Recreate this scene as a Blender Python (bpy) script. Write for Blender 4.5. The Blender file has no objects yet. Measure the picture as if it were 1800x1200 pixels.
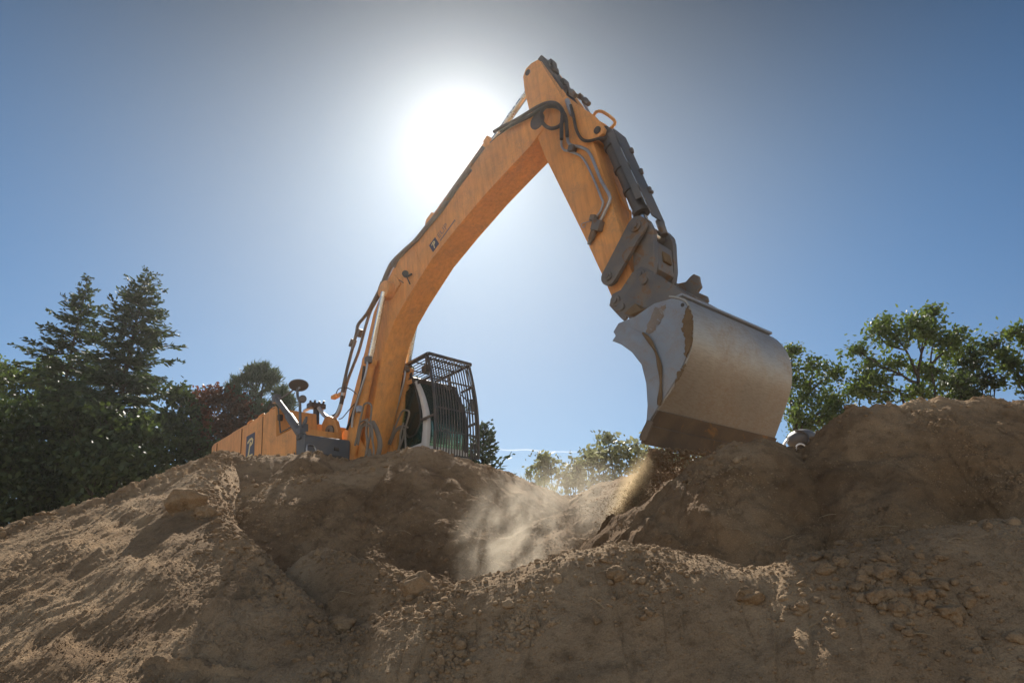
import bpy, bmesh, math, random
import numpy as np
from mathutils import Vector, Matrix

# ------------------------------------------------------------------ camera, sky, sun, exposure
SC = bpy.context.scene
COL = SC.collection
EYE = 1.3                       # eye height over the base ground, metres
FPX, PITCH = 1141.893, 0.397    # focal length in photo pixels (1800 wide), upward tilt
SUN_AZ, SUN_EL = math.radians(-5.6), math.radians(40.0)   # azimuth from +Y towards +X
cd = bpy.data.cameras.new('camera'); cam = bpy.data.objects.new('camera', cd); COL.objects.link(cam)
cam.location = (0, 0, EYE); cam.rotation_euler = (math.pi/2 + PITCH, 0, 0)
cd.sensor_width = 36.0; cd.lens = FPX/1800*36; cd.clip_start = 0.05; cd.clip_end = 60000
SC.camera = cam
SUN_DIR = Vector((math.sin(SUN_AZ)*math.cos(SUN_EL), math.cos(SUN_AZ)*math.cos(SUN_EL), math.sin(SUN_EL)))
SC.view_settings.view_transform = 'Standard'; SC.view_settings.look = 'None'
SC.view_settings.exposure = 0.7; SC.view_settings.gamma = 1.0
SC.cycles.use_denoising = True
SC.cycles.volume_step_rate = 1.0; SC.cycles.volume_bounces = 1
SC.cycles.max_bounces = 8; SC.cycles.transparent_max_bounces = 16
SC.cycles.sample_clamp_indirect = 6

def build_world():
    w = bpy.data.worlds.new('World'); SC.world = w; w.use_nodes = True
    nt = w.node_tree; nt.nodes.clear(); N = nt.nodes.new; Lk = nt.links.new
    out = N('ShaderNodeOutputWorld'); bg = N('ShaderNodeBackground'); Lk(bg.outputs[0], out.inputs[0])
    sky = N('ShaderNodeTexSky'); sky.sky_type = 'NISHITA'; sky.sun_disc = False
    sky.sun_elevation = SUN_EL; sky.sun_rotation = SUN_AZ
    sky.air_density = 1.0; sky.dust_density = 0.6; sky.ozone_density = 2.2; sky.altitude = 100
    # the bright aureole of a slightly milky summer sky round the sun: a function of the angle to the sun only
    tc = N('ShaderNodeTexCoord'); nm = N('ShaderNodeVectorMath'); nm.operation = 'NORMALIZE'; Lk(tc.outputs['Generated'], nm.inputs[0])
    dt = N('ShaderNodeVectorMath'); dt.operation = 'DOT_PRODUCT'; Lk(nm.outputs[0], dt.inputs[0]); dt.inputs[1].default_value = SUN_DIR
    ac = N('ShaderNodeMath'); ac.operation = 'ARCCOSINE'; Lk(dt.outputs['Value'], ac.inputs[0])
    def lobe(width, amp, power):
        m1 = N('ShaderNodeMath'); m1.operation = 'DIVIDE'; Lk(ac.outputs[0], m1.inputs[0]); m1.inputs[1].default_value = math.radians(width)
        m2 = N('ShaderNodeMath'); m2.operation = 'POWER'; Lk(m1.outputs[0], m2.inputs[0]); m2.inputs[1].default_value = power
        m3 = N('ShaderNodeMath'); m3.operation = 'MULTIPLY'; Lk(m2.outputs[0], m3.inputs[0]); m3.inputs[1].default_value = -1
        m4 = N('ShaderNodeMath'); m4.operation = 'EXPONENT'; Lk(m3.outputs[0], m4.inputs[0])
        m5 = N('ShaderNodeMath'); m5.operation = 'MULTIPLY'; Lk(m4.outputs[0], m5.inputs[0]); m5.inputs[1].default_value = amp
        return m5
    # clear deep blue round the sun's side, sky opposite raised and warmed as added fill light
    fr = N('ShaderNodeMapRange'); fr.interpolation_type = 'SMOOTHSTEP'; Lk(ac.outputs[0], fr.inputs['Value'])
    fr.inputs['From Min'].default_value = math.radians(45); fr.inputs['From Max'].default_value = math.radians(115)
    tm = N('ShaderNodeMix'); tm.data_type = 'RGBA'; tm.inputs['A'].default_value = (*SKY_FRONT, 1); tm.inputs['B'].default_value = (*SKY_BACK, 1); Lk(fr.outputs[0], tm.inputs[0])
    # the zenith side of the clear front sky is the deepest blue
    sx = N('ShaderNodeSeparateXYZ'); Lk(nm.outputs[0], sx.inputs[0])
    zp = N('ShaderNodeMath'); zp.operation = 'POWER'; zc = N('ShaderNodeMath'); zc.operation = 'MAXIMUM'; Lk(sx.outputs['Z'], zc.inputs[0]); zc.inputs[1].default_value = 0.0
    Lk(zc.outputs[0], zp.inputs[0]); zp.inputs[1].default_value = 5.0
    zk = N('ShaderNodeMath'); zk.operation = 'MULTIPLY'; Lk(zp.outputs[0], zk.inputs[0]); zk.inputs[1].default_value = -4.5
    ze = N('ShaderNodeMath'); ze.operation = 'EXPONENT'; Lk(zk.outputs[0], ze.inputs[0])
    zm = N('ShaderNodeMath'); zm.operation = 'MAXIMUM'; Lk(ze.outputs[0], zm.inputs[0]); zm.inputs[1].default_value = 0.2
    ft = N('ShaderNodeVectorMath'); ft.operation = 'SCALE'
    nr = N('ShaderNodeMapRange'); nr.interpolation_type = 'SMOOTHSTEP'; Lk(ac.outputs[0], nr.inputs['Value']); nr.inputs['From Min'].default_value = math.radians(14); nr.inputs['From Max'].default_value = math.radians(40)
    nx_ = N('ShaderNodeMix'); nx_.data_type = 'RGBA'; nx_.inputs['A'].default_value = (*SKY_NEAR, 1); nx_.inputs['B'].default_value = (*SKY_FRONT, 1); Lk(nr.outputs[0], nx_.inputs[0]); Lk(nx_.outputs['Result'], ft.inputs[0])
    Lk(zm.outputs[0], ft.inputs['Scale']); Lk(ft.outputs[0], tm.inputs['A'])
    base = N('ShaderNodeVectorMath'); base.operation = 'MULTIPLY'; Lk(sky.outputs[0], base.inputs[0]); Lk(tm.outputs['Result'], base.inputs[1])
    acc = base
    for width, amp, power, colr in LOBES:
        l = lobe(width, amp, power)
        if width > 10:
            lz = N('ShaderNodeMath'); lz.operation = 'MULTIPLY'; Lk(l.outputs[0], lz.inputs[0]); Lk(zm.outputs[0], lz.inputs[1]); l = lz
        s = N('ShaderNodeVectorMath'); s.operation = 'SCALE'; s.inputs[0].default_value = colr; Lk(l.outputs[0], s.inputs['Scale'])
        a = N('ShaderNodeVectorMath'); a.operation = 'ADD'; Lk(acc.outputs[0], a.inputs[0]); Lk(s.outputs[0], a.inputs[1]); acc = a
    # warm milky band low over the land
    hz = N('ShaderNodeMath'); hz.operation = 'MULTIPLY'; Lk(zc.outputs[0], hz.inputs[0]); hz.inputs[1].default_value = -6.0
    he = N('ShaderNodeMath'); he.operation = 'EXPONENT'; Lk(hz.outputs[0], he.inputs[0])
    hs = N('ShaderNodeVectorMath'); hs.operation = 'SCALE'; hs.inputs[0].default_value = (2.4, 1.3, 0.5); Lk(he.outputs[0], hs.inputs['Scale'])
    ha = N('ShaderNodeVectorMath'); ha.operation = 'ADD'; Lk(acc.outputs[0], ha.inputs[0]); Lk(hs.outputs[0], ha.inputs[1]); acc = ha
    Lk(acc.outputs[0], bg.inputs['Color']); bg.inputs['Strength'].default_value = SKY_STRENGTH
SKY_STRENGTH = 0.10
SKY_FRONT, SKY_NEAR, SKY_BACK = (0.20, 0.40, 0.51), (0.25, 0.34, 0.385), (1.50, 1.30, 1.08)
LOBES = [(27.0, 2.0, 2.0, (0.86, 0.95, 1.05)), (4.0, 8.0, 1.0, (1.0, 0.98, 0.95))]
build_world()
sd = bpy.data.lights.new('sun', 'SUN'); sd.energy = 5.0; sd.angle = math.radians(0.53); sd.color = (1.0, 0.93, 0.82)
sun = bpy.data.objects.new('sun', sd); COL.objects.link(sun)
sun.rotation_euler = SUN_DIR.to_track_quat('Z', 'Y').to_euler()
sun.location = SUN_DIR*50

# ------------------------------------------------------------------ small helpers
def at(px, py, Y):
    """a point of the place at forward distance Y on the sight line of photo pixel (px, py)"""
    a = (px-900)/FPX; b = (600-py)/FPX; c, s = math.cos(PITCH), math.sin(PITCH)
    k = Y/(c-b*s)
    return Vector((a*k, Y, (s+b*c)*k + EYE))
def tag(o, label=None, cat=None, group=None, kind=None):
    if label: o['label'] = label
    if cat: o['category'] = cat
    if group: o['group'] = group
    if kind: o['kind'] = kind
    return o
def empty(name, loc=(0, 0, 0)):
    o = bpy.data.objects.new(name, None); COL.objects.link(o); o.location = loc; o.empty_display_size = 0.3
    return o
def mesh_np(name, V, F, mat, parent=None, smooth=False, loc=None):
    """V (n,3) floats, F (m,k) ints with k = 3 or 4"""
    V = np.asarray(V, dtype=np.float32); F = np.asarray(F, dtype=np.int32)
    me = bpy.data.meshes.new(name); k = F.shape[1]
    me.vertices.add(len(V)); me.vertices.foreach_set('co', V.ravel())
    me.loops.add(F.size); me.loops.foreach_set('vertex_index', F.ravel())
    me.polygons.add(len(F)); me.polygons.foreach_set('loop_start', np.arange(0, F.size, k, dtype=np.int32))
    try: me.polygons.foreach_set('loop_total', np.full(len(F), k, dtype=np.int32))
    except Exception: pass
    if smooth: me.polygons.foreach_set('use_smooth', np.ones(len(F), dtype=bool))
    me.update(calc_edges=True); me.validate()
    if mat: me.materials.append(mat)
    o = bpy.data.objects.new(name, me); COL.objects.link(o)
    if parent: o.parent = parent
    if loc is not None: o.location = loc
    return o

# ------------------------------------------------------------------ noise (numpy)
def _hash(ix, iy, seed):
    h = (ix.astype(np.int64)*374761393 + iy.astype(np.int64)*668265263 + seed*982451653) & 0xffffffff
    h = ((h ^ (h >> 13))*1274126177) & 0xffffffff
    return (h ^ (h >> 16)) & 0xffff
def perlin(x, y, seed=0):
    x = np.asarray(x, dtype=np.float64); y = np.asarray(y, dtype=np.float64)
    ix = np.floor(x).astype(np.int64); iy = np.floor(y).astype(np.int64); fx = x-ix; fy = y-iy
    u = fx*fx*fx*(fx*(fx*6-15)+10); v = fy*fy*fy*(fy*(fy*6-15)+10)
    def g(dx, dy):
        a = _hash(ix+dx, iy+dy, seed)*(2*math.pi/65536)
        return np.cos(a)*(fx-dx) + np.sin(a)*(fy-dy)
    n0 = g(0, 0)*(1-u)+g(1, 0)*u; n1 = g(0, 1)*(1-u)+g(1, 1)*u
    return (n0*(1-v)+n1*v)*1.5
def fbm(x, y, octv=4, seed=0, gain=0.5, lac=2.03):
    s = 0; a = 1.0; f = 1.0
    for i in range(octv):
        s = s + a*perlin(x*f+i*17.3, y*f-i*9.1, seed+i*7); a *= gain; f *= lac
    return s
def smooth01(a, b, x):
    t = np.clip((x-a)/(b-a), 0, 1); return t*t*(3-2*t)

# ------------------------------------------------------------------ materials
def new_mat(name):
    m = bpy.data.materials.new(name); m.use_nodes = True; nt = m.node_tree; nt.nodes.clear()
    return m, nt, nt.nodes.new, nt.links.new
def ramp(N, stops, interp='LINEAR'):
    r = N('ShaderNodeValToRGB'); r.color_ramp.interpolation = interp; e = r.color_ramp.elements
    while len(e) < len(stops): e.new(0.5)
    for k, (p, c) in enumerate(stops): e[k].position = p; e[k].color = (*c, 1) if len(c) == 3 else c
    return r
def noise(N, Lk, vec, scale, detail=4, rough=0.55, dist=0.0):
    n = N('ShaderNodeTexNoise'); n.inputs['Scale'].default_value = scale; n.inputs['Detail'].default_value = detail
    n.inputs['Roughness'].default_value = rough; n.inputs['Distortion'].default_value = dist; Lk(vec, n.inputs['Vector']); return n
def sand_material():
    m, nt, N, Lk = new_mat('sandy_soil')
    o = N('ShaderNodeOutputMaterial'); b = N('ShaderNodeBsdfPrincipled'); Lk(b.outputs[0], o.inputs[0])
    b.inputs['Roughness'].default_value = 1.0; b.inputs['Specular IOR Level'].default_value = 0.1
    tc = N('ShaderNodeTexCoord'); v = tc.outputs['Object']
    n1 = noise(N, Lk, v, 0.9, 5, 0.6, 0.4); n2 = noise(N, Lk, v, 9, 6, 0.65); n3 = noise(N, Lk, v, 110, 3, 0.6)
    r1 = ramp(N, [(0.30, (0.215, 0.142, 0.084)), (0.50, (0.350, 0.240, 0.145)), (0.72, (0.450, 0.322, 0.202))]); Lk(n1.outputs[0], r1.inputs[0])
    r2 = ramp(N, [(0.28, (0.62, 0.60, 0.58)), (0.5, (1, 1, 1)), (0.75, (1.16, 1.14, 1.1))]); Lk(n2.outputs[0], r2.inputs[0])
    r3 = ramp(N, [(0.3, (0.80, 0.79, 0.77)), (0.7, (1.15, 1.15, 1.15))]); Lk(n3.outputs[0], r3.inputs[0])
    m1 = N('ShaderNodeMix'); m1.data_type = 'RGBA'; m1.blend_type = 'MULTIPLY'; m1.inputs[0].default_value = 1
    Lk(r1.outputs[0], m1.inputs['A']); Lk(r2.outputs[0], m1.inputs['B'])
    at_ = N('ShaderNodeAttribute'); at_.attribute_name = 'damp_shade'           # moist dug soil, plus shade of the pit and cut faces painted darker
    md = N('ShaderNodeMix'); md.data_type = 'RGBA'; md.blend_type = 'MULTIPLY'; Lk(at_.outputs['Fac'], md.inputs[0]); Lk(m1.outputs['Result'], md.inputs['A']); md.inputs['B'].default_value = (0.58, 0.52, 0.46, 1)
    m2 = N('ShaderNodeMix'); m2.data_type = 'RGBA'; m2.blend_type = 'MULTIPLY'; m2.inputs[0].default_value = 1
    Lk(md.outputs['Result'], m2.inputs['A']); Lk(r3.outputs[0], m2.inputs['B']); Lk(m2.outputs['Result'], b.inputs['Base Color'])
    n4 = noise(N, Lk, v, 38, 6, 0.7)
    bp = N('ShaderNodeBump'); bp.inputs['Strength'].default_value = 0.75; bp.inputs['Distance'].default_value = 0.035; Lk(n4.outputs[0], bp.inputs['Height'])
    n5 = noise(N, Lk, v, 170, 3, 0.6)
    bp2 = N('ShaderNodeBump'); bp2.inputs['Strength'].default_value = 0.6; bp2.inputs['Distance'].default_value = 0.008; Lk(n5.outputs[0], bp2.inputs['Height'])
    Lk(bp.outputs[0], bp2.inputs['Normal']); Lk(bp2.outputs[0], b.inputs['Normal'])
    return m
M_SAND = sand_material()
# ------------------------------------------------------------------ the excavator's place (its frame: x forward, y to its left, z up)
def _rot():
    yaw, pit, rol = -0.763, 0.097, 0.067
    return Matrix.Rotation(yaw, 4, 'Z') @ Matrix.Rotation(-pit, 4, 'Y') @ Matrix.Rotation(rol, 4, 'X')
MR = Matrix.Translation((-2.774, 12.397, 0.97+EYE)) @ _rot()

# ------------------------------------------------------------------ heaps of dug soil: crests at the angle of repose
# each crest: points (photo px, py, forward distance), slope on the left and on the right of its run
CRESTS = {
 'front': ([(520,1180,4.4),(560,1152,4.5),(600,1126,4.58),(660,1098,4.62),(720,1070,4.66),(790,1050,4.7),(850,1022,4.72),(900,1003,4.75),(960,985,4.77),
            (1020,968,4.75),(1080,957,4.8),(1130,960,4.75),(1170,965,4.7),(1220,976,4.6),(1262,990,4.55),(1310,998,4.5),(1360,993,4.45),
            (1400,985,4.4),(1460,966,4.35),(1520,950,4.3),(1620,930,4.3),(1700,920,4.3),(1820,908,4.4),(2050,890,4.5)], .70, 1.06),
 'right': ([(1172,890,5.9),(1184,866,6.0),(1205,838,6.1),(1228,815,6.2),(1250,796,6.2),(1290,778,6.2),(1345,776,6.2),(1378,785,6.25),(1400,792,6.3),
            (1432,793,6.3),(1450,770,6.25),(1466,747,6.2),(1482,730,6.15),(1500,721,6.1),(1560,714,6.1),(1600,707,6.1),(1645,699,6.1),
            (1700,702,6.1),(1760,705,6.2),(1830,708,6.3),(2050,700,6.4)], .75, 1.0),
 'rim':   ([(396,792,8.6),(430,802,8.7),(480,802,8.8),(520,799,8.9),(545,794,8.9),(575,805,9),(610,810,9),(650,804,9),(690,797,9),(720,788,9),
            (745,785,9),(775,792,9),(800,804,9),(830,812,9.1),(870,824,9.2),(900,835,9.4),(940,854,9.6),(980,868,9.8),(1010,875,10)], .9, .80),
 'bench': ([(398,880,7.5),(430,870,7.7),(480,853,7.9),(500,848,8.0),(560,836,8.2),(620,828,8.4),(700,808,8.7)], .25, .78),
 'left':  ([(396,792),(375,830),(355,868),(380,905),(405,935),(430,960),(455,985),(490,1020),(520,1050),(550,1085),(575,1112),(600,1130),(610,1165),(560,1215),(480,1290)], 1.15, 9),
 'left_far': ([(396,792),(370,808),(330,824),(300,837),(250,855),(200,874),(150,887),(100,902),(50,922),(0,944),(-100,985),(-250,1040),(-500,1110)], 9, .75),
 'spur':  ([(560,965,5.9),(610,978,5.6),(655,990,5.4),(690,1007,5.25),(712,1019,5.15),(735,1013,5.1),(760,1024,5.0),(785,1043,4.9),(805,1056,4.8)], .4, 1.25),
 'back':  ([(980,880,10.0),(1040,860,10),(1080,844,10),(1120,832,10),(1160,824,10),(1220,820,10),(1300,802,10.5),(1400,797,11),(1600,760,11)], .5, .55),
 'mid':   ([(930,935,7.5),(985,908,7.8),(1030,892,8),(1080,872,8.3),(1130,858,8.6)], .4, .65),
}
# the left face is one tilted sheet of slid sand between its two edges, falling towards the viewer
FACE_P, FACE_G = at(396, 792, 8.6), (0.050, 0.56)     # a point of it and its rise per metre along x and y
def on_face(px, py):
    a = at(px, py, 1.0); k = (FACE_P.z-EYE-FACE_G[0]*FACE_P.x-FACE_G[1]*FACE_P.y)/((a.z-EYE)-FACE_G[0]*a.x-FACE_G[1]); return px, py, k
for _n in ('left', 'left_far'): CRESTS[_n] = ([on_face(*p) for p in CRESTS[_n][0]],)+CRESTS[_n][1:]
def in_poly(X, Y, P):
    c = np.zeros(X.shape, dtype=bool)
    for A, B in zip(P, P[1:]+P[:1]):
        if A.y == B.y: continue
        c ^= ((A.y > Y) != (B.y > Y)) & (X < (B.x-A.x)*(Y-A.y)/(B.y-A.y)+A.x)
    return c
def heap_height(X, Y, detail=True):
    """height of the dug soil over the base ground; also the distance to the owning crest and its index"""
    H = np.full(X.shape, -9.0); D = np.zeros(X.shape); Tt = np.zeros(X.shape); K = np.zeros(X.shape, dtype=np.int8)
    wob = 0.05*fbm(X*1.7, Y*1.7, 3, 5)
    for k, (name, (pts, sl, sr)) in enumerate(CRESTS.items()):
        P = [at(*p) for p in pts]; t0 = 0.0
        for A, B in zip(P[:-1], P[1:]):
            dx, dy = B.x-A.x, B.y-A.y; L = math.hypot(dx, dy)
            u = np.clip(((X-A.x)*dx+(Y-A.y)*dy)/(L*L), 0, 1)
            qx = X-(A.x+u*dx); qy = Y-(A.y+u*dy); d = np.hypot(qx, qy)
            side = dx*(Y-A.y)-dy*(X-A.x)
            s = np.where(side > 0, sl, sr)
            r0 = {'front': 0.30, 'left': 0.22, 'left_far': 0.25, 'spur': 0.14}.get(name, 0.11); dr = np.sqrt(d*d+r0*r0)-r0          # rounded tops
            h = A.z+u*(B.z-A.z) - s*np.maximum(dr+wob*np.minimum(1, d*2), 0)
            if name == 'bench': h = h-3*np.maximum(0, -3.15-X)
            w = h > H
            H = np.where(w, h, H); D = np.where(w, d, D); K = np.where(w, k, K)
            Tt = np.where(w, t0+u*L + k*31.7 + 0.35*np.arctan2(qy, qx), Tt)
            t0 += L
    EL = [at(*p) for p in CRESTS['left'][0]]; ER = [at(*p) for p in CRESTS['left_far'][0]]
    face = in_poly(X, Y, EL+[Vector((-1.0, 1.0, 0)), Vector((-9, 1.0, 0))]+ER[::-1])
    fz = FACE_P.z+FACE_G[0]*(X-FACE_P.x)+FACE_G[1]*(Y-FACE_P.y); w = face & (fz > H-0.25)
    de = np.full(X.shape, 9.0)
    for E_ in (EL, ER):
        for A, B in zip(E_[:-1], E_[1:]):
            dx, dy = B.x-A.x, B.y-A.y; u = np.clip(((X-A.x)*dx+(Y-A.y)*dy)/(dx*dx+dy*dy), 0, 1); de = np.minimum(de, np.hypot(X-A.x-u*dx, Y-A.y-u*dy))
    H = np.where(w, np.maximum(fz, H), H); D = np.where(w, de, D); K = np.where(w, 4, K)
    # the worked platform the excavator stands on
    inv = MR.inverted(); o = MR.translation; n = (MR.to_3x3() @ Vector((0, 0, 1)))
    plane = o.z - (n.x*(X-o.x)+n.y*(Y-o.y))/n.z - 0.04
    r = np.hypot(X-o.x, Y-o.y)
    hp = np.where(r < 3.2, plane, -9) ; hs = o.z + 0.0 - 0.55*np.maximum(r-3.0, 0)
    hp = np.maximum(hp, np.minimum(hs, plane))
    w = hp > H; H = np.where(w, hp, H); D = np.where(w, 0.6, D); K = np.where(w, 20, K)
    fl = 1.02 + 0.10*fbm(X*0.9, Y*0.9, 3, 40)          # loose floor of the pit
    pit = (Y > 4.3) & (Y < 8) & (X > -2.2) & (X < 1.4)
    H = np.where(pit & (H < fl), fl, H)
    if detail:
        crest = np.exp(-D/0.14)
        patch = smooth01(0.10, 0.55, fbm(X*1.15, Y*1.15, 3, 77))        # bands of rubble on the slopes
        pitm = np.where((K == 2) | (K == 3) | (K == 6), smooth01(0.5, 1.3, D), 0)    # loose crumbs at the foot of the pit wall
        lumpy = np.clip(patch*np.where(K == 0, 0.6, 1) + np.where(K == 0, 0.2, 0.55)*crest + 0.7*pitm, 0, 1.3)
        und = 0.06*fbm(X*1.3, Y*1.3, 3, 1)*smooth01(0.05, 0.5, D)*np.where(K == 0, 0.45, 1)
        on_left = ((K == 4) | (K == 5))
        wx = 0.25*fbm(X*1.1, Y*1.1, 2, 61)
        ac_, al_ = X-0.10*Y, Y                       # across and down the left face
        lw = (K == 4) | (K == 5)
        Tt = np.where(lw & (D > 0.02), ac_+31, Tt); Dn = np.where(lw, al_, D)
        streak = (0.030*fbm(Tt*2.6+wx, Dn*0.6, 2, 3, 0.6)+0.020*fbm(Tt*8+4*wx, Dn*1.1, 3, 4, 0.6)+0.010*np.abs(perlin(Tt*21+6*wx, Dn*2.6, 6)))*smooth01(0.05, 0.6, D)*np.where(on_left, 1.35, 0.9)
        groove = -0.075*np.maximum(0, perlin(Tt*2.3+wx, Dn*0.5, 9)-0.05)*smooth01(0.1, 0.7, D)*np.where(on_left, 1.3, 0.7)
        n1 = perlin(X*7, Y*7, 11); n2 = perlin(X*16+3, Y*16, 12); n3 = perlin(X*36, Y*36+5, 13)
        lum = (0.040*np.maximum(n1, -0.15) + 0.024*np.maximum(n2, -0.1) + 0.012*n3)*lumpy*np.where(on_left & (D > .25), 0.45, 1.0)
        H = H + und + streak + groove + lum + 0.003*n3 + crest*np.where(K == 0, 0.022, 0.035)*fbm(X*5, Y*5, 2, 51)
        # the dug face of the right heap: hollows and ledges left by the bucket
        f = (K == 1) & (Y < 6.3)
        H = np.where(f, H - 0.14*np.maximum(0, fbm(X*1.6, H*1.6, 3, 31))*smooth01(0.2,0.7,D) + 0.03*fbm(X*4, H*4, 3, 33), H)
    return H, D, K
def build_terrain():
    na, nd = 1400, 1300
    az = np.linspace(math.radians(-56), math.radians(56), na)
    tx = np.tan(az)
    # rows: fine where the visible slopes are
    knots = np.array([0, .12, .62, .88, 1.0]); ys = np.array([1.3, 2.8, 6.6, 10.2, 19.0])
    yy = np.interp(np.linspace(0, 1, nd), knots, ys)
    YY, TX = np.meshgrid(yy, tx, indexing='ij'); XX = TX*YY
    H, D, K = heap_height(XX, YY)
    edge = smooth01(19.0, 16.0, YY)*smooth01(math.tan(math.radians(56)), math.tan(math.radians(53)), np.abs(TX))*smooth01(1.3, 1.6, YY)
    H = np.maximum(H, -0.12)*edge - 0.12*(1-edge)
    V = np.stack([XX, YY, H], -1).reshape(-1, 3)
    i = np.arange(nd*na).reshape(nd, na)
    F = np.stack([i[:-1, :-1], i[:-1, 1:], i[1:, 1:], i[1:, :-1]], -1).reshape(-1, 4)
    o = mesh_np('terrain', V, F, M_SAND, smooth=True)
    dp = np.where((K == 2) | (K == 3) | (K == 6) | (K == 7) | (K == 8), smooth01(0.15, 0.7, D), 0)*0.8 + np.where((K == 0) & (V[:, 1].reshape(K.shape) > 4.7), smooth01(0.15, 0.5, D)*0.8, 0)  # darker inside the pit and on dug faces: moisture plus painted shade
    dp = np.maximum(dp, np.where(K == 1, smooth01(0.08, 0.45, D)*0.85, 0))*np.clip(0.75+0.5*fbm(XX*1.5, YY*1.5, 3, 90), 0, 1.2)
    at_ = o.data.attributes.new('damp_shade', 'FLOAT', 'POINT'); at_.data.foreach_set('value', np.clip(dp, 0, 1).ravel().astype(np.float32)); tag(o, kind='structure', label='heaps of dug sandy soil round a pit')
    return o
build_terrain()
def build_ground():
    n = 90; t = np.linspace(-1, 1, n); r = np.sign(t)*(np.abs(t)**2.4)*400
    X, Y = np.meshgrid(r, r+8, indexing='ij'); Z = 0.02*fbm(X*.4, Y*.4, 2, 3)
    i = np.arange(n*n).reshape(n, n)
    F = np.stack([i[:-1, :-1], i[1:, :-1], i[1:, 1:], i[:-1, 1:]], -1).reshape(-1, 4)
    o = mesh_np('ground', np.stack([X, Y, Z], -1).reshape(-1, 3), F, M_SAND, smooth=True); tag(o, kind='structure')
build_ground()
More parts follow.
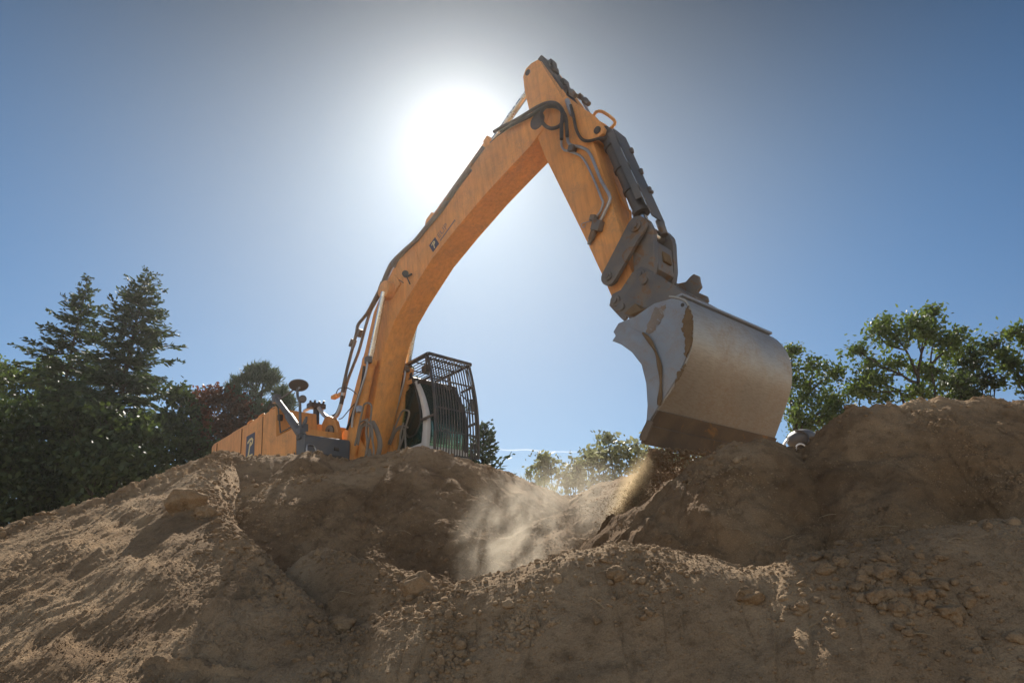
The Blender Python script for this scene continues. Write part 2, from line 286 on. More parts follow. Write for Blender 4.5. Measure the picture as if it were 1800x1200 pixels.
# ------------------------------------------------------------------ mesh builder
class MB:
    """collects solids into one mesh object"""
    def __init__(s): s.bm = bmesh.new()
    def _bev(s, faces, w, seg=2):
        if w <= 0: return
        es = list({e for f in faces for e in f.edges if len(e.link_faces) == 2 and e.calc_face_angle(0) > 0.5})
        if es: bmesh.ops.bevel(s.bm, geom=es, offset=w, segments=seg, affect='EDGES', clamp_overlap=True, profile=0.6)
    def prism(s, prof, y0, y1, bev=0.01, axis='y'):
        """outline in (x, z) drawn out from y0 to y1 (axis 'z': outline in (x, y); axis 'x': outline in (y, z))"""
        put = {'y': lambda a, b, t: (a, t, b), 'z': lambda a, b, t: (a, b, t), 'x': lambda a, b, t: (t, a, b)}[axis]
        A = [s.bm.verts.new(put(a, b, y0)) for a, b in prof]; B = [s.bm.verts.new(put(a, b, y1)) for a, b in prof]
        fs = [s.bm.faces.new(A), s.bm.faces.new(B[::-1])]; n = len(prof)
        for i in range(n): fs.append(s.bm.faces.new((A[i], B[i], B[(i+1) % n], A[(i+1) % n])))
        bmesh.ops.recalc_face_normals(s.bm, faces=fs); s._bev(fs, bev); return s
    def box(s, c, size, bev=0.008, rot=None):
        hx, hy, hz = size[0]/2, size[1]/2, size[2]/2; c = Vector(c); R_ = rot or Matrix.Identity(3)
        v = [s.bm.verts.new(c + R_ @ Vector((x, y, z))) for x in (-hx, hx) for y in (-hy, hy) for z in (-hz, hz)]
        fs = [s.bm.faces.new([v[i] for i in q]) for q in ((0, 1, 3, 2), (4, 6, 7, 5), (0, 4, 5, 1), (2, 3, 7, 6), (0, 2, 6, 4), (1, 5, 7, 3))]
        bmesh.ops.recalc_face_normals(s.bm, faces=fs); s._bev(fs, min(bev, min(size)*0.3)); return s
    def bar(s, a, b, w, h, bev=0.004, up=(0, 0, 1)):
        a, b = Vector(a), Vector(b); d = (b-a); L = d.length; x = d/L; u = Vector(up)
        if abs(x.dot(u)) > 0.98: u = Vector((0, 1, 0))
        y = u.cross(x).normalized(); z = x.cross(y)
        R_ = Matrix((x, y, z)).transposed(); return s.box((a+b)/2, (L, w, h), bev, R_)
    def cyl(s, a, b, r0, r1=None, seg=20, bev=0.0):
        r1 = r0 if r1 is None else r1; a, b = Vector(a), Vector(b); x = (b-a).normalized()
        u = Vector((0, 0, 1)) if abs(x.z) < 0.9 else Vector((1, 0, 0)); p = x.cross(u).normalized(); q = x.cross(p)
        A, B = [], []
        for i in range(seg):
            t = 2*math.pi*i/seg; d = p*math.cos(t)+q*math.sin(t); A.append(s.bm.verts.new(a+d*r0)); B.append(s.bm.verts.new(b+d*r1))
        fs = [s.bm.faces.new(A[::-1]), s.bm.faces.new(B)]
        for i in range(seg): fs.append(s.bm.faces.new((A[i], A[(i+1) % seg], B[(i+1) % seg], B[i])))
        bmesh.ops.recalc_face_normals(s.bm, faces=fs)
        if bev > 0: s._bev(fs[:2], bev)
        return s
    def tube(s, pts, r, seg=8, smooth=3):
        P = [Vector(p) for p in pts]
        if smooth and len(P) > 2:
            Q = []
            for i in range(len(P)-1):
                p0 = P[max(i-1, 0)]; p1 = P[i]; p2 = P[i+1]; p3 = P[min(i+2, len(P)-1)]
                for k in range(smooth+1):
                    t = k/(smooth+1)
                    Q.append(0.5*((2*p1)+(p2-p0)*t+(2*p0-5*p1+4*p2-p3)*t*t+(3*p1-p0-3*p2+p3)*t**3))
            Q.append(P[-1]); P = Q
        rings = []; up = Vector((0.13, 0.97, 0.21)).normalized()
        for i, c in enumerate(P):
            d = (P[min(i+1, len(P)-1)]-P[max(i-1, 0)]).normalized(); a = d.cross(up).normalized(); b = d.cross(a)
            rr = r(i/(len(P)-1)) if callable(r) else r
            rings.append([s.bm.verts.new(c+(a*math.cos(2*math.pi*k/seg)+b*math.sin(2*math.pi*k/seg))*rr) for k in range(seg)])
        fs = []
        for A, B in zip(rings[:-1], rings[1:]):
            for k in range(seg): fs.append(s.bm.faces.new((A[k], A[(k+1) % seg], B[(k+1) % seg], B[k])))
        fs.append(s.bm.faces.new(rings[0][::-1])); fs.append(s.bm.faces.new(rings[-1]))
        bmesh.ops.recalc_face_normals(s.bm, faces=fs); return s
    def torus(s, c, n, R0, r, seg=28, arc=1.0):
        c, n = Vector(c), Vector(n).normalized(); a = n.orthogonal().normalized(); b = n.cross(a)
        return s.tube([c+(a*math.cos(2*math.pi*i*arc/seg)+b*math.sin(2*math.pi*i*arc/seg))*R0 for i in range(seg+1)], r, 7, 0)
    def grid(s, rows):
        V = [[s.bm.verts.new(p) for p in r] for r in rows]
        for A, B in zip(V[:-1], V[1:]):
            for i in range(len(A)-1): s.bm.faces.new((A[i], A[i+1], B[i+1], B[i]))
        return V
    def build(s, name, mat, parent=None, angle=0.6):
        me = bpy.data.meshes.new(name); s.bm.to_mesh(me); s.bm.free()
        me.polygons.foreach_set('use_smooth', np.ones(len(me.polygons), dtype=bool)); me.set_sharp_from_angle(angle=angle)
        me.materials.append(mat); o = bpy.data.objects.new(name, me); COL.objects.link(o)
        if parent: o.parent = parent
        return o

# ------------------------------------------------------------------ metal and paint
def paint(name, col, rough=0.45, metal=0.0, dirt=(0.30, 0.21, 0.13), amount=0.35, scale=2.2, wear=None, bump=0.15, spec=0.5, brush=False):
    """painted or bare metal with dust lying in patches, fine speckle and, with wear, scuffed bare spots"""
    m, nt, N, Lk = new_mat(name)
    o = N('ShaderNodeOutputMaterial'); b = N('ShaderNodeBsdfPrincipled'); Lk(b.outputs[0], o.inputs[0])
    tc = N('ShaderNodeTexCoord'); v = tc.outputs['Object']
    n1 = noise(N, Lk, v, scale, 6, 0.65, 0.5); n2 = noise(N, Lk, v, scale*14, 4, 0.6)
    r1 = ramp(N, [(0.42, (0, 0, 0)), (0.75, (1, 1, 1))]); Lk(n1.outputs[0], r1.inputs[0])
    r2 = ramp(N, [(0.35, (0.35, 0.35, 0.35)), (0.65, (1, 1, 1))]); Lk(n2.outputs[0], r2.inputs[0])
    mm = N('ShaderNodeMath'); mm.operation = 'MULTIPLY'; Lk(r1.outputs[0], mm.inputs[0]); Lk(r2.outputs[0], mm.inputs[1])
    ma = N('ShaderNodeMath'); ma.operation = 'MULTIPLY'; Lk(mm.outputs[0], ma.inputs[0]); ma.inputs[1].default_value = amount
    n0 = noise(N, Lk, v, scale*0.5, 2); r0 = ramp(N, [(0.3, tuple(c*0.86 for c in col)), (0.7, tuple(min(1, c*1.1) for c in col))]); Lk(n0.outputs[0], r0.inputs[0])
    base = r0.outputs[0]
    if brush:                                # long scratches worn along the width of the shell
        mg = N('ShaderNodeMapping'); Lk(v, mg.inputs[0]); mg.inputs['Scale'].default_value = (26, 0.9, 26) if brush is True else (5, 5, 0.5); mg.inputs['Rotation'].default_value = (0, 0, 0.12)
        nb = noise(N, Lk, mg.outputs[0], 3.0, 5, 0.7); rb = ramp(N, [(0.34, (0.82, 0.81, 0.80)), (0.52, (1, 1, 1)), (0.70, (1.10, 1.09, 1.08))]); Lk(nb.outputs[0], rb.inputs[0])
        mb_ = N('ShaderNodeMix'); mb_.data_type = 'RGBA'; mb_.blend_type = 'MULTIPLY'; mb_.inputs[0].default_value = 1; Lk(base, mb_.inputs['A']); Lk(rb.outputs[0], mb_.inputs['B']); base = mb_.outputs['Result']
    if wear:
        n3 = noise(N, Lk, v, wear[1], 7, 0.7, 1.0); r3 = ramp(N, [(wear[2], (0, 0, 0)), (wear[2]+0.05, (1, 1, 1))]); Lk(n3.outputs[0], r3.inputs[0])
        mw = N('ShaderNodeMix'); mw.data_type = 'RGBA'; Lk(r3.outputs[0], mw.inputs[0]); Lk(base, mw.inputs['A']); mw.inputs['B'].default_value = (*wear[0], 1); base = mw.outputs['Result']
    mx = N('ShaderNodeMix'); mx.data_type = 'RGBA'; Lk(ma.outputs[0], mx.inputs[0]); Lk(base, mx.inputs['A']); mx.inputs['B'].default_value = (*dirt, 1)
    Lk(mx.outputs['Result'], b.inputs['Base Color']); b.inputs['Metallic'].default_value = metal; b.inputs['Specular IOR Level'].default_value = spec
    rr = N('ShaderNodeMapRange'); Lk(mm.outputs[0], rr.inputs['Value']); rr.inputs['To Min'].default_value = rough; rr.inputs['To Max'].default_value = min(1, rough+0.4); Lk(rr.outputs[0], b.inputs['Roughness'])
    bp = N('ShaderNodeBump'); bp.inputs['Strength'].default_value = bump; bp.inputs['Distance'].default_value = 0.01
    Lk(n2.outputs[0], bp.inputs['Height']); Lk(bp.outputs[0], b.inputs['Normal'])
    return m
M_ORANGE = paint('orange_paint', (0.75, 0.335, 0.095), 0.5, amount=0.75, wear=((0.30, 0.17, 0.09), 9, 0.67), brush='drip')
M_GREY = paint('grey_paint', (0.10, 0.105, 0.115), 0.5, amount=0.4)
M_DARK = paint('dark_steel', (0.045, 0.044, 0.046), 0.5, amount=0.55, scale=4, wear=((0.16, 0.09, 0.05), 6, 0.66))
M_LINK = paint('worn_link_steel', (0.15, 0.14, 0.135), 0.5, metal=0.3, amount=0.8, scale=5, wear=((0.17, 0.095, 0.05), 5, 0.55), bump=0.4)
M_BUCKET = paint('scoured_bucket_steel', (0.37, 0.35, 0.32), 0.43, metal=0.5, dirt=(0.34, 0.23, 0.13), amount=0.7, scale=1.6, wear=((0.34, 0.20, 0.08), 4.5, 0.69), bump=0.22, brush=True)
M_SIDE = paint('bucket_side_steel', (0.27, 0.31, 0.37), 0.5, metal=0.3, amount=0.85, scale=4.5, wear=((0.20, 0.14, 0.09), 5.0, 0.72), bump=0.5)
M_EDGE = paint('rusty_edge_steel', (0.13, 0.10, 0.075), 0.6, metal=0.2, amount=0.8, scale=3, wear=((0.25, 0.14, 0.06), 4, 0.6), bump=0.4)
M_CHROME = paint('chrome_rod', (0.62, 0.62, 0.63), 0.16, metal=1.0, amount=0.12, bump=0.0)
M_STEEL = paint('plated_pipe', (0.40, 0.40, 0.42), 0.35, metal=0.7, amount=0.4, scale=5)
M_RUBBER = paint('rubber_hose', (0.03, 0.03, 0.032), 0.55, amount=0.45, scale=6)
M_DUSTY = paint('dusty_hose', (0.23, 0.20, 0.17), 0.8, amount=0.6, scale=6)
M_WHITE = paint('white_paint', (0.68, 0.66, 0.64), 0.4, amount=0.35, scale=3)
M_FAINT = paint('faded_blue_lettering', (0.20, 0.13, 0.11), 0.5, amount=0.5, scale=6)
M_BLUE = paint('dark_blue_sticker', (0.030, 0.034, 0.075), 0.4, amount=0.25)
M_CREAM = paint('pale_yellow_sticker', (0.70, 0.58, 0.30), 0.5, amount=0.2)
M_MUD = paint('dried_mud', (0.185, 0.130, 0.080), 0.95, dirt=(0.26, 0.185, 0.115), amount=0.6, scale=9, bump=0.9, spec=0.1)
M_RED = paint('red_plastic', (0.45, 0.03, 0.02), 0.4, amount=0.2)
M_SEAM = paint('panel_joint', (0.10, 0.045, 0.012), 0.8, amount=0.3)  # dark brown of the joints between housing panels
def glass(name, col, dens):
    m, nt, N, Lk = new_mat(name); o = N('ShaderNodeOutputMaterial')
    t = N('ShaderNodeBsdfTransparent'); t.inputs[0].default_value = (*col, 1); g = N('ShaderNodeBsdfGlossy'); g.inputs['Roughness'].default_value = 0.05
    g.inputs[0].default_value = (0.8, 0.9, 0.85, 1); f = N('ShaderNodeFresnel'); f.inputs[0].default_value = 1.45
    d = N('ShaderNodeBsdfDiffuse'); d.inputs[0].default_value = (0.25, 0.24, 0.21, 1)
    x = N('ShaderNodeMixShader'); Lk(f.outputs[0], x.inputs[0]); Lk(t.outputs[0], x.inputs[1]); Lk(g.outputs[0], x.inputs[2])
    y = N('ShaderNodeMixShader'); y.inputs[0].default_value = dens; Lk(x.outputs[0], y.inputs[1]); Lk(d.outputs[0], y.inputs[2]); Lk(y.outputs[0], o.inputs[0])
    return m
M_GLASS = glass('green_cab_glass', (0.72, 0.93, 0.86), 0.06)
M_DGLASS = glass('dark_cab_glass', (0.38, 0.47, 0.44), 0.08)

# ------------------------------------------------------------------ the excavator
EX = empty('excavator'); EX.matrix_world = MR
tag(EX, 'orange crawler excavator with raised boom and a wide worn bucket, digging on the sand heaps', 'excavator')
_MI = MR.inverted()
def mp(px, py, y):
    """point of the excavator's frame on its lengthwise plane y"""
    o = _MI @ Vector((0, 0, EYE)); d = _MI.to_3x3() @ (at(px, py, 1.0)-Vector((0, 0, EYE))); t = (y-o.y)/d.y; return o+d*t
def mxz(pts, y): return [(mp(a, b, y).x, mp(a, b, y).z) for a, b in pts]

# undercarriage, mostly sunk behind the heap
for sy in (-1, 1):
    pr = [(-1.9, 0.06), (1.9, 0.06), (2.25, 0.25), (2.35, 0.5), (2.2, 0.8), (1.9, 0.95), (-1.9, 0.95), (-2.2, 0.8), (-2.35, 0.5), (-2.25, 0.25)]
    tr = MB().prism(pr, sy*0.95, sy*1.5, 0.03)
    for i in range(19): tr.box((-1.8+i*0.2, sy*1.225, 0.035), (0.04, 0.6, 0.05)); tr.box((-1.8+i*0.2, sy*1.225, 0.975), (0.04, 0.6, 0.05))
    tr.build('track', M_DARK, EX)
MB().box((0, 0, 0.62), (2.4, 1.9, 0.5), 0.05).cyl((0, 0, 0.8), (0, 0, 1.2), 0.72, seg=40).build('undercarriage', M_DARK, EX)
MB().box((-0.9, 0, 1.28), (4.3, 2.7, 0.2), 0.03).box((0.85, 0.0, 1.28), (0.9, 1.1, 0.24), 0.03).build('upper_frame', M_DARK, EX)

# engine housing with its raised rear block and a lower deck in front
h = MB()
h.prism([(-3.12, 1.32), (-3.12, 2.70), (-3.02, 2.745), (-0.44, 2.75), (-0.38, 2.17), (0.33, 2.15), (0.30, 1.32)], -1.48, -0.62, 0.018)
h.prism([(-3.12, 1.34), (-3.12, 2.60), (-0.60, 2.62), (-0.60, 1.34)], -0.60, 1.46, 0.03)
HOUSE = h.build('engine_housing', M_ORANGE, EX)
s = MB()
for x in (-0.90, -1.75, -2.85): s.box((x, -1.4835, 2.03), (0.016, 0.012, 1.36), 0)
s.box((-1.7, -1.4835, 1.40), (2.7, 0.012, 0.014), 0); s.build('panel_seam', M_SEAM, HOUSE)
for x in (-0.98, -1.62, -2.72): MB().box((x, -1.486, 1.95), (0.045, 0.014, 0.10), 0.004).build('door_latch', M_DARK, HOUSE)
s = MB()
for x, L in ((-0.72, 0.16), (-1.25, 0.36), (-2.05, 0.60)): s.box((x, -1.32, 2.765), (L, 0.20, 0.075), 0.02)
s.build('hood_vent', M_ORANGE, HOUSE)
for k in range(3): MB().tube([(-0.56-k*0.45, -1.40, 2.75), (-0.58-k*0.45, -1.40, 2.82), (-0.78-k*0.45, -1.40, 2.82), (-0.80-k*0.45, -1.40, 2.75)], 0.012, 6, 2).build('grab_handle', M_ORANGE, HOUSE)
MB().prism([(-3.45, 1.15), (-3.52, 1.4), (-3.50, 2.25), (-3.40, 2.42), (-3.125, 2.48), (-3.125, 1.15)], -1.46, 1.46, 0.06).build('counterweight', M_ORANGE, EX)
# square emblem on the housing: dark panel with a slanted letter P
def emblem(parent, c, ux, uz, ny, w, hgt):
    """flat panel centred at c; ux, uz in-plane unit vectors (x, z), on the side face with normal ny"""
    def P(a, b): return (c[0]+ux[0]*a+uz[0]*b, c[2]+ux[1]*a+uz[1]*b)
    q = MB().prism([P(-w/2, -hgt/2), P(w/2, -hgt/2), P(w/2, hgt/2), P(-w/2, hgt/2)], c[1], c[1]+ny*0.004, 0).build('emblem_panel', M_BLUE, parent)
    f = MB(); k = hgt
    st = [(-0.24, 0.17), (-0.05, 0.27), (0.12, 0.28), (0.21, 0.20), (0.18, 0.08), (0.05, 0.02), (-0.03, 0.02)]
    for path, w_ in ((st, 0.05), ([(0.03, 0.17), (-0.03, 0.0), (-0.12, -0.38)], 0.05)):
        Lp, Rp = [], []
        for n_, (a, b) in enumerate(path):
            d = Vector(path[min(n_+1, len(path)-1)])-Vector(path[max(n_-1, 0)]); d.normalize(); Lp.append((a-d.y*w_, b+d.x*w_)); Rp.append((a+d.y*w_, b-d.x*w_))
        f.prism([P(a*k, b*k) for a, b in Lp+Rp[::-1]], c[1]+ny*0.0045, c[1]+ny*(0.007 if w_ else 0), 0)
    f.build('emblem_letter', M_CREAM, parent); return q
emblem(HOUSE, (-1.37, -1.4805, 2.26), (1, 0), (0, 1), -1, 0.34, 0.46)
MB().box((-1.37, -1.4865, 2.065), (0.22, 0.003, 0.03), 0).build('emblem_strip', M_CREAM, HOUSE)

# grey tool box with step, yellow edge with tiny numerals
tb = MB().prism([(0.335, 1.47), (0.335, 1.93), (0.38, 1.955), (0.60, 1.94), (0.63, 1.90), (0.60, 1.47)], -1.48, -0.58, 0.012)
tb.prism([(0.30, 1.25), (0.30, 1.70), (0.34, 1.46), (0.34, 1.25)], -1.50, -1.2, 0.005)
TB = tb.build('tool_box', M_GREY, EX)
MB().tube([(0.60, -1.42, 1.52), (0.66, -1.45, 1.50), (0.67, -1.47, 1.66), (0.66, -1.44, 1.74), (0.62, -1.30, 1.74), (0.64, -1.25, 1.56)], 0.016, 7, 3).build('step_loop', M_STEEL, TB)
MB().box((0.625, -0.86, 1.74), (0.03, 0.10, 0.06), 0.01).box((0.62, -1.0, 1.60), (0.02, 0.5, 0.05), 0.006).build('latch', M_DARK, TB)
MB().box((0.47, -1.02, 1.40), (0.26, 0.86, 0.12), 0.008).build('lower_trim', M_ORANGE, TB)
def lettering(name, text, parent, origin, xdir, zdir, size, mat, depth=0.002):
    """built-in font lettering laid on a face: baseline starts at origin, runs along xdir, rises along zdir"""
    cu = bpy.data.curves.new(name, 'FONT'); cu.body = text; cu.size = size; cu.extrude = depth
    tmp = bpy.data.objects.new(name, cu); COL.objects.link(tmp)
    me = bpy.data.meshes.new_from_object(tmp.evaluated_get(bpy.context.evaluated_depsgraph_get()))
    bpy.data.objects.remove(tmp)
    x = Vector(xdir).normalized(); z = Vector(zdir).normalized(); n = x.cross(z)
    M = Matrix((x, z, n)).transposed().to_4x4(); M.translation = Vector(origin); me.transform(M)
    me.materials.clear(); me.materials.append(mat); o = bpy.data.objects.new(name, me); COL.objects.link(o); o.parent = parent; return o
lettering('numerals', '771-', TB, (0.604, -0.80, 1.365), (0, 1, 0), (0, 0, 1), 0.09, M_DARK)

# brackets that hold the boom foot, and hose drum plate beside them
for sy in (-1, 1):
    MB().prism([(-0.30, 1.36), (-0.12, 1.95), (0.10, 2.28), (0.32, 2.30), (0.55, 2.05), (0.95, 1.36)], sy*0.30, sy*0.38, 0.012).build('boom_bracket', M_ORANGE, EX)
pl = [(566, 772), (568, 745), (573, 734), (580, 731), (588, 735), (592, 740), (597, 760), (598, 778)]
BP = MB().prism(mxz(pl, -0.52), -0.55, -0.47, 0.012).build('hose_plate', M_ORANGE, EX)
c = mp(580, 759, -0.56)
MB().cyl((c.x, -0.575, c.z), (c.x, -0.551, c.z), 0.13, seg=28).build('hose_port', M_RUBBER, BP)
q = MB()
for k in range(3): q.torus((c.x, -0.58, c.z+0.01*k), (0.1*k, 1, 0.1), 0.115-0.03*k, 0.014)
q.build('hose_coil', M_DUSTY, BP)
# manifold on the housing and the big hose to the boom pipes
c = mp(556, 714, -0.55)
q = MB().box((c.x, -0.55, c.z), (0.16, 0.34, 0.10), 0.01)
for k in range(4): q.cyl((c.x, -0.68+k*0.09, c.z+0.04), (c.x+0.02*k, -0.68+k*0.09, c.z+0.10+0.02*(k % 2)), 0.022, seg=8)
q.cyl((c.x, -0.55, 2.6), (c.x, -0.55, c.z), 0.06)
q.build('hose_manifold', M_DARK, EX)
MB().tube([mp(535, 722, -0.6), mp(546, 716, -0.6), mp(556, 714, -0.55)], 0.035).tube([mp(560, 716, -0.55), mp(568, 727, -0.5), mp(578, 735, -0.45), mp(588, 734, -0.4), mp(597, 720, -0.36), mp(603, 690, -0.34)], 0.04).build('feed_hose', M_STEEL, EX)

# mirrors on their pole, and the stout grey rail in front of the housing
PO = MB().tube([mp(529, 778, -1.46), mp(528, 755, -1.46), mp(527.5, 722, -1.46), mp(527, 707, -1.46), mp(523, 695, -1.46), mp(523, 682, -1.46)], 0.026, 8, 2)
PO.tube([mp(489, 704, -1.30), mp(503, 694, -1.38), mp(517, 684, -1.46)], 0.018, 6, 0)
PO.box(mp(529, 762, -1.46), (0.12, 0.12, 0.20), 0.01)
PO = PO.build('mirror_pole', M_GREY, EX)
def dish(name, c, n, r, parent, th=0.03):
    n = Vector(n).normalized(); c = Vector(c); m = MB()
    m.cyl(c-n*th, c-n*th*0.2, r*0.72, r, seg=28).cyl(c-n*th*0.2, c+n*th*0.35, r, r*0.96, seg=28); return m.build(name, M_GREY, parent)
dish('mirror', mp(525, 677, -1.46), (0.22, -0.18, -0.9), 0.175, PO)
dish('small_mirror', mp(532, 701, -1.44), (-0.55, 0.55, 0.25), 0.072, PO)
MB().cyl(mp(526, 676, -1.46)+Vector((0, 0, -0.05)), mp(526, 683, -1.46), 0.02).build('mirror_mount', M_STEEL, PO)
a, b_, c_ = mp(486, 701, -1.28), mp(508, 731, -1.38), mp(531, 766, -1.46)
rail = MB().cyl(a, b_, 0.055, seg=18, bev=0.006).cyl(b_, c_, 0.078, seg=18, bev=0.006).box(a, (0.13, 0.13, 0.16), 0.01).build('support_rail', M_GREY, EX)
MB().tube([mp(489, 716, -1.44), mp(493, 760, -1.46), mp(512, 750, -1.47), mp(528, 742, -1.46)], 0.014, 6, 0).build('rail_wire', M_DARK, rail)
c = mp(492, 734, -1.40); MB().box(c, (0.09, 0.09, 0.12), 0.02).build('rail_lamp', M_DARK, rail)
q = MB()
for k in range(4): q.cyl(mp(533+k*1.6, 752-3*k, -1.30), mp(534+k*1.6, 741-3*k, -1.30), 0.022, seg=8)
q.box(mp(535, 752, -1.30), (0.10, 0.1, 0.14), 0.01); q.build('pole_foot', M_GREY, PO)

# ---- boom
boom_low = [(0.15, 1.62), (0.50, 1.62), (0.75, 2.10), (1.02, 2.72), (1.22, 3.30), (1.45, 3.72), (1.72, 4.02), (2.10, 4.30), (2.85, 4.76), (3.55, 5.04), (4.35, 5.32), (5.00, 5.50), (5.45, 5.62), (5.80, 5.80)]
boom_top = [(5.95, 6.05), (5.80, 6.22), (5.30, 6.24), (4.75, 6.28), (4.45, 6.24), (3.66, 5.90), (2.55, 5.44), (2.10, 5.30), (1.70, 5.10), (1.42, 4.85), (1.05, 4.45), (0.72, 3.74), (0.42, 3.20), (0.17, 2.72), (0.00, 2.20), (0.02, 1.80)]
BOOM = MB().prism(boom_low+boom_top, -0.27, 0.27, 0.014).build('boom', M_ORANGE, EX)
# flange strips along the lower edges (the web stands a little proud of the bottom plate)
for sy in (-1, 1):
    bo = MB().cyl((1.60, sy*0.262, 4.66), (1.60, sy*0.43, 4.66), 0.18, seg=28, bev=0.015)
    bo.prism([(1.30, 4.60), (1.60, 4.47), (1.95, 4.66), (1.80, 4.95), (1.45, 4.85)], sy*0.262, sy*0.30, 0.01)
    bo.build('cylinder_boss', M_ORANGE, BOOM)
    ba = Vector((0.42, sy*0.46, 1.62)); bt = Vector((1.60, sy*0.42, 4.60)); mid = ba.lerp(bt, 0.585)
    CY = MB().cyl(ba, mid, 0.118, seg=24).cyl(mid-(bt-ba)*0.028, mid+(bt-ba)*0.008, 0.142, seg=24, bev=0.008).cyl(ba+Vector((0, -0.13, 0)), ba+Vector((0, 0.13, 0)), 0.15, seg=20)
    CY = CY.build('boom_cylinder', M_ORANGE, EX)
    MB().cyl(mid, bt, 0.056, seg=20).build('rod', M_CHROME, CY)
    # clamp and feed pipe along the barrel
    n = Vector((-0.06, -0.14 if sy < 0 else -0.14, 0.03))
    pc = mid-(bt-ba)*0.01
    MB().box(pc+Vector((0.10, -0.10, -0.02)), (0.12, 0.10, 0.13), 0.012).build('port_block', M_LINK, CY)
    MB().tube([pc+Vector((0.12, -0.13, -0.05)), pc+Vector((0.06, -0.16, -0.35)), ba.lerp(mid, 0.45)+Vector((0.08, -0.16, 0)), ba.lerp(mid, 0.30)+Vector((0.10, -0.15, 0))], 0.02, 7, 3).build('feed_pipe', M_STEEL, CY)
    MB().tube([pc+Vector((0.02, -0.14, -0.12)), pc+Vector((-0.10, -0.15, -0.55)), ba.lerp(mid, 0.30)+Vector((-0.06, -0.15, 0))], 0.024, 7, 3).build('feed_hose', M_RUBBER, CY)
# looped hoses hanging round the feet of the boom cylinders
def hose(px, ys, r, mat, name, parent, seg=7):
    pts = [mp(x, y, ys if not isinstance(ys, (list, tuple)) else ys[i]) for i, (x, y) in enumerate(px)]
    return MB().tube(pts, r, seg, 4).build(name, mat, parent)
LO = [[(626, 780), (630, 755), (637, 722), (640, 711), (646, 708), (652, 711), (653, 720), (651, 745), (653, 765), (657, 790), (655, 808)],
      [(624, 783), (629, 765), (634, 750), (641, 743), (649, 742), (655, 745)],
      [(629, 782), (634, 757), (640, 748), (648, 748), (650, 760), (646, 790), (640, 806)],
      [(646, 735), (644, 760), (646, 780), (643, 800)],
      [(633, 742), (642, 738), (650, 744), (654, 752), (655, 775)]]
for k, p in enumerate(LO): hose(p, -0.66-0.02*k, 0.018+0.003*(k % 2), M_DUSTY, 'hose', EX)
for k, p in enumerate(LO[:4]): hose([(x+62-0.14*(y-745), y*0.82+140) for x, y in p], 0.26-0.02*k, 0.018, M_DUSTY, 'hose', EX)
MB().box(mp(631, 719, -0.62), (0.09, 0.08, 0.12), 0.01).build('work_lamp', M_STEEL, EX)
hose([(648, 790), (652, 808), (662, 806), (668, 780), (662, 755), (655, 742)], -0.40, 0.045, M_DUSTY, 'hose_bundle', EX, 10)

# steel pipes and hoses up the back of the boom
A = [(600, 700), (602.5, 684), (612, 641), (621, 607), (626.6, 585), (630, 570), (645, 551), (659, 525), (669, 505), (680, 478), (690, 460), (710, 440), (728, 424), (747, 401), (773, 368), (800, 328), (825, 293), (850, 258)]
B = [(604, 700), (610, 672), (620, 645), (631, 616), (642, 576), (651, 548), (665, 522), (675, 500), (687, 473), (697, 458), (716, 438), (733, 422), (752, 399), (778, 368), (803, 331), (828, 298)]
hose(A, -0.33, 0.033, M_LINK, 'boom_pipe', BOOM, 8); hose(B, -0.29, 0.030, M_LINK, 'boom_pipe', BOOM, 8)
hose([(603, 695), (598, 715), (592, 728), (583, 733)], -0.35, 0.042, M_RUBBER, 'hose', BOOM, 8)
for x, y in ((634, 586), (672, 503), (694, 463), (620, 603)):
    c = mp(x, y, -0.30); MB().box(c, (0.16, 0.12, 0.06), 0.008, Matrix.Rotation(-0.9, 3, 'Y')).build('pipe_clamp', M_LINK, BOOM)
hose([(590, 700), (593, 686), (601, 681), (612, 682), (622, 688), (627, 695), (624, 708), (612, 722), (602, 734), (596, 736)], -0.32, 0.010, M_RUBBER, 'cable', BOOM, 5)
c = mp(589, 697, -0.33); MB().box(c, (0.16, 0.10, 0.07), 0.008).box(c+Vector((0.2, 0, -0.02)), (0.12, 0.10, 0.06), 0.008).build('pipe_bracket', M_ORANGE, BOOM)
# plate standing on the boom's back at its bend
MB().prism([(1.95, 5.24), (2.02, 5.42), (2.32, 5.52), (2.62, 5.55), (2.78, 5.50), (2.80, 5.42)], -0.10, 0.10, 0.012).build('back_plate', M_ORANGE, BOOM)
# weld beads across the boom's side plates
for (xa, za), (xb, zb) in (((1.72, 4.02), (1.42, 4.85)), ((2.60, 4.60), (2.35, 5.38)), ((4.45, 5.35), (4.20, 6.13)), ((5.05, 5.52), (4.95, 6.26))):
    MB().tube([(xa, -0.272, za+0.02), ((xa+xb)/2, -0.272, (za+zb)/2), (xb, -0.272, zb-0.02)], 0.007, 6, 3).build('weld_seam', M_ORANGE, BOOM)
# work lamp on the boom's side with its cable
c = mp(713, 482, -0.34)
L_ = MB().cyl(c+Vector((-0.02, 0.02, 0)), c+Vector((0.05, -0.05, -0.02)), 0.055, 0.062, 18, 0.006).bar(c, c+Vector((0.05, 0.05, -0.22)), 0.03, 0.02).box(c+Vector((0.08, 0.03, -0.05)), (0.12, 0.03, 0.03)).build('work_lamp', M_DARK, BOOM)
hose([(709, 497), (700, 492), (690, 497), (684, 503)], -0.275, 0.009, M_RUBBER, 'cable', BOOM, 5)
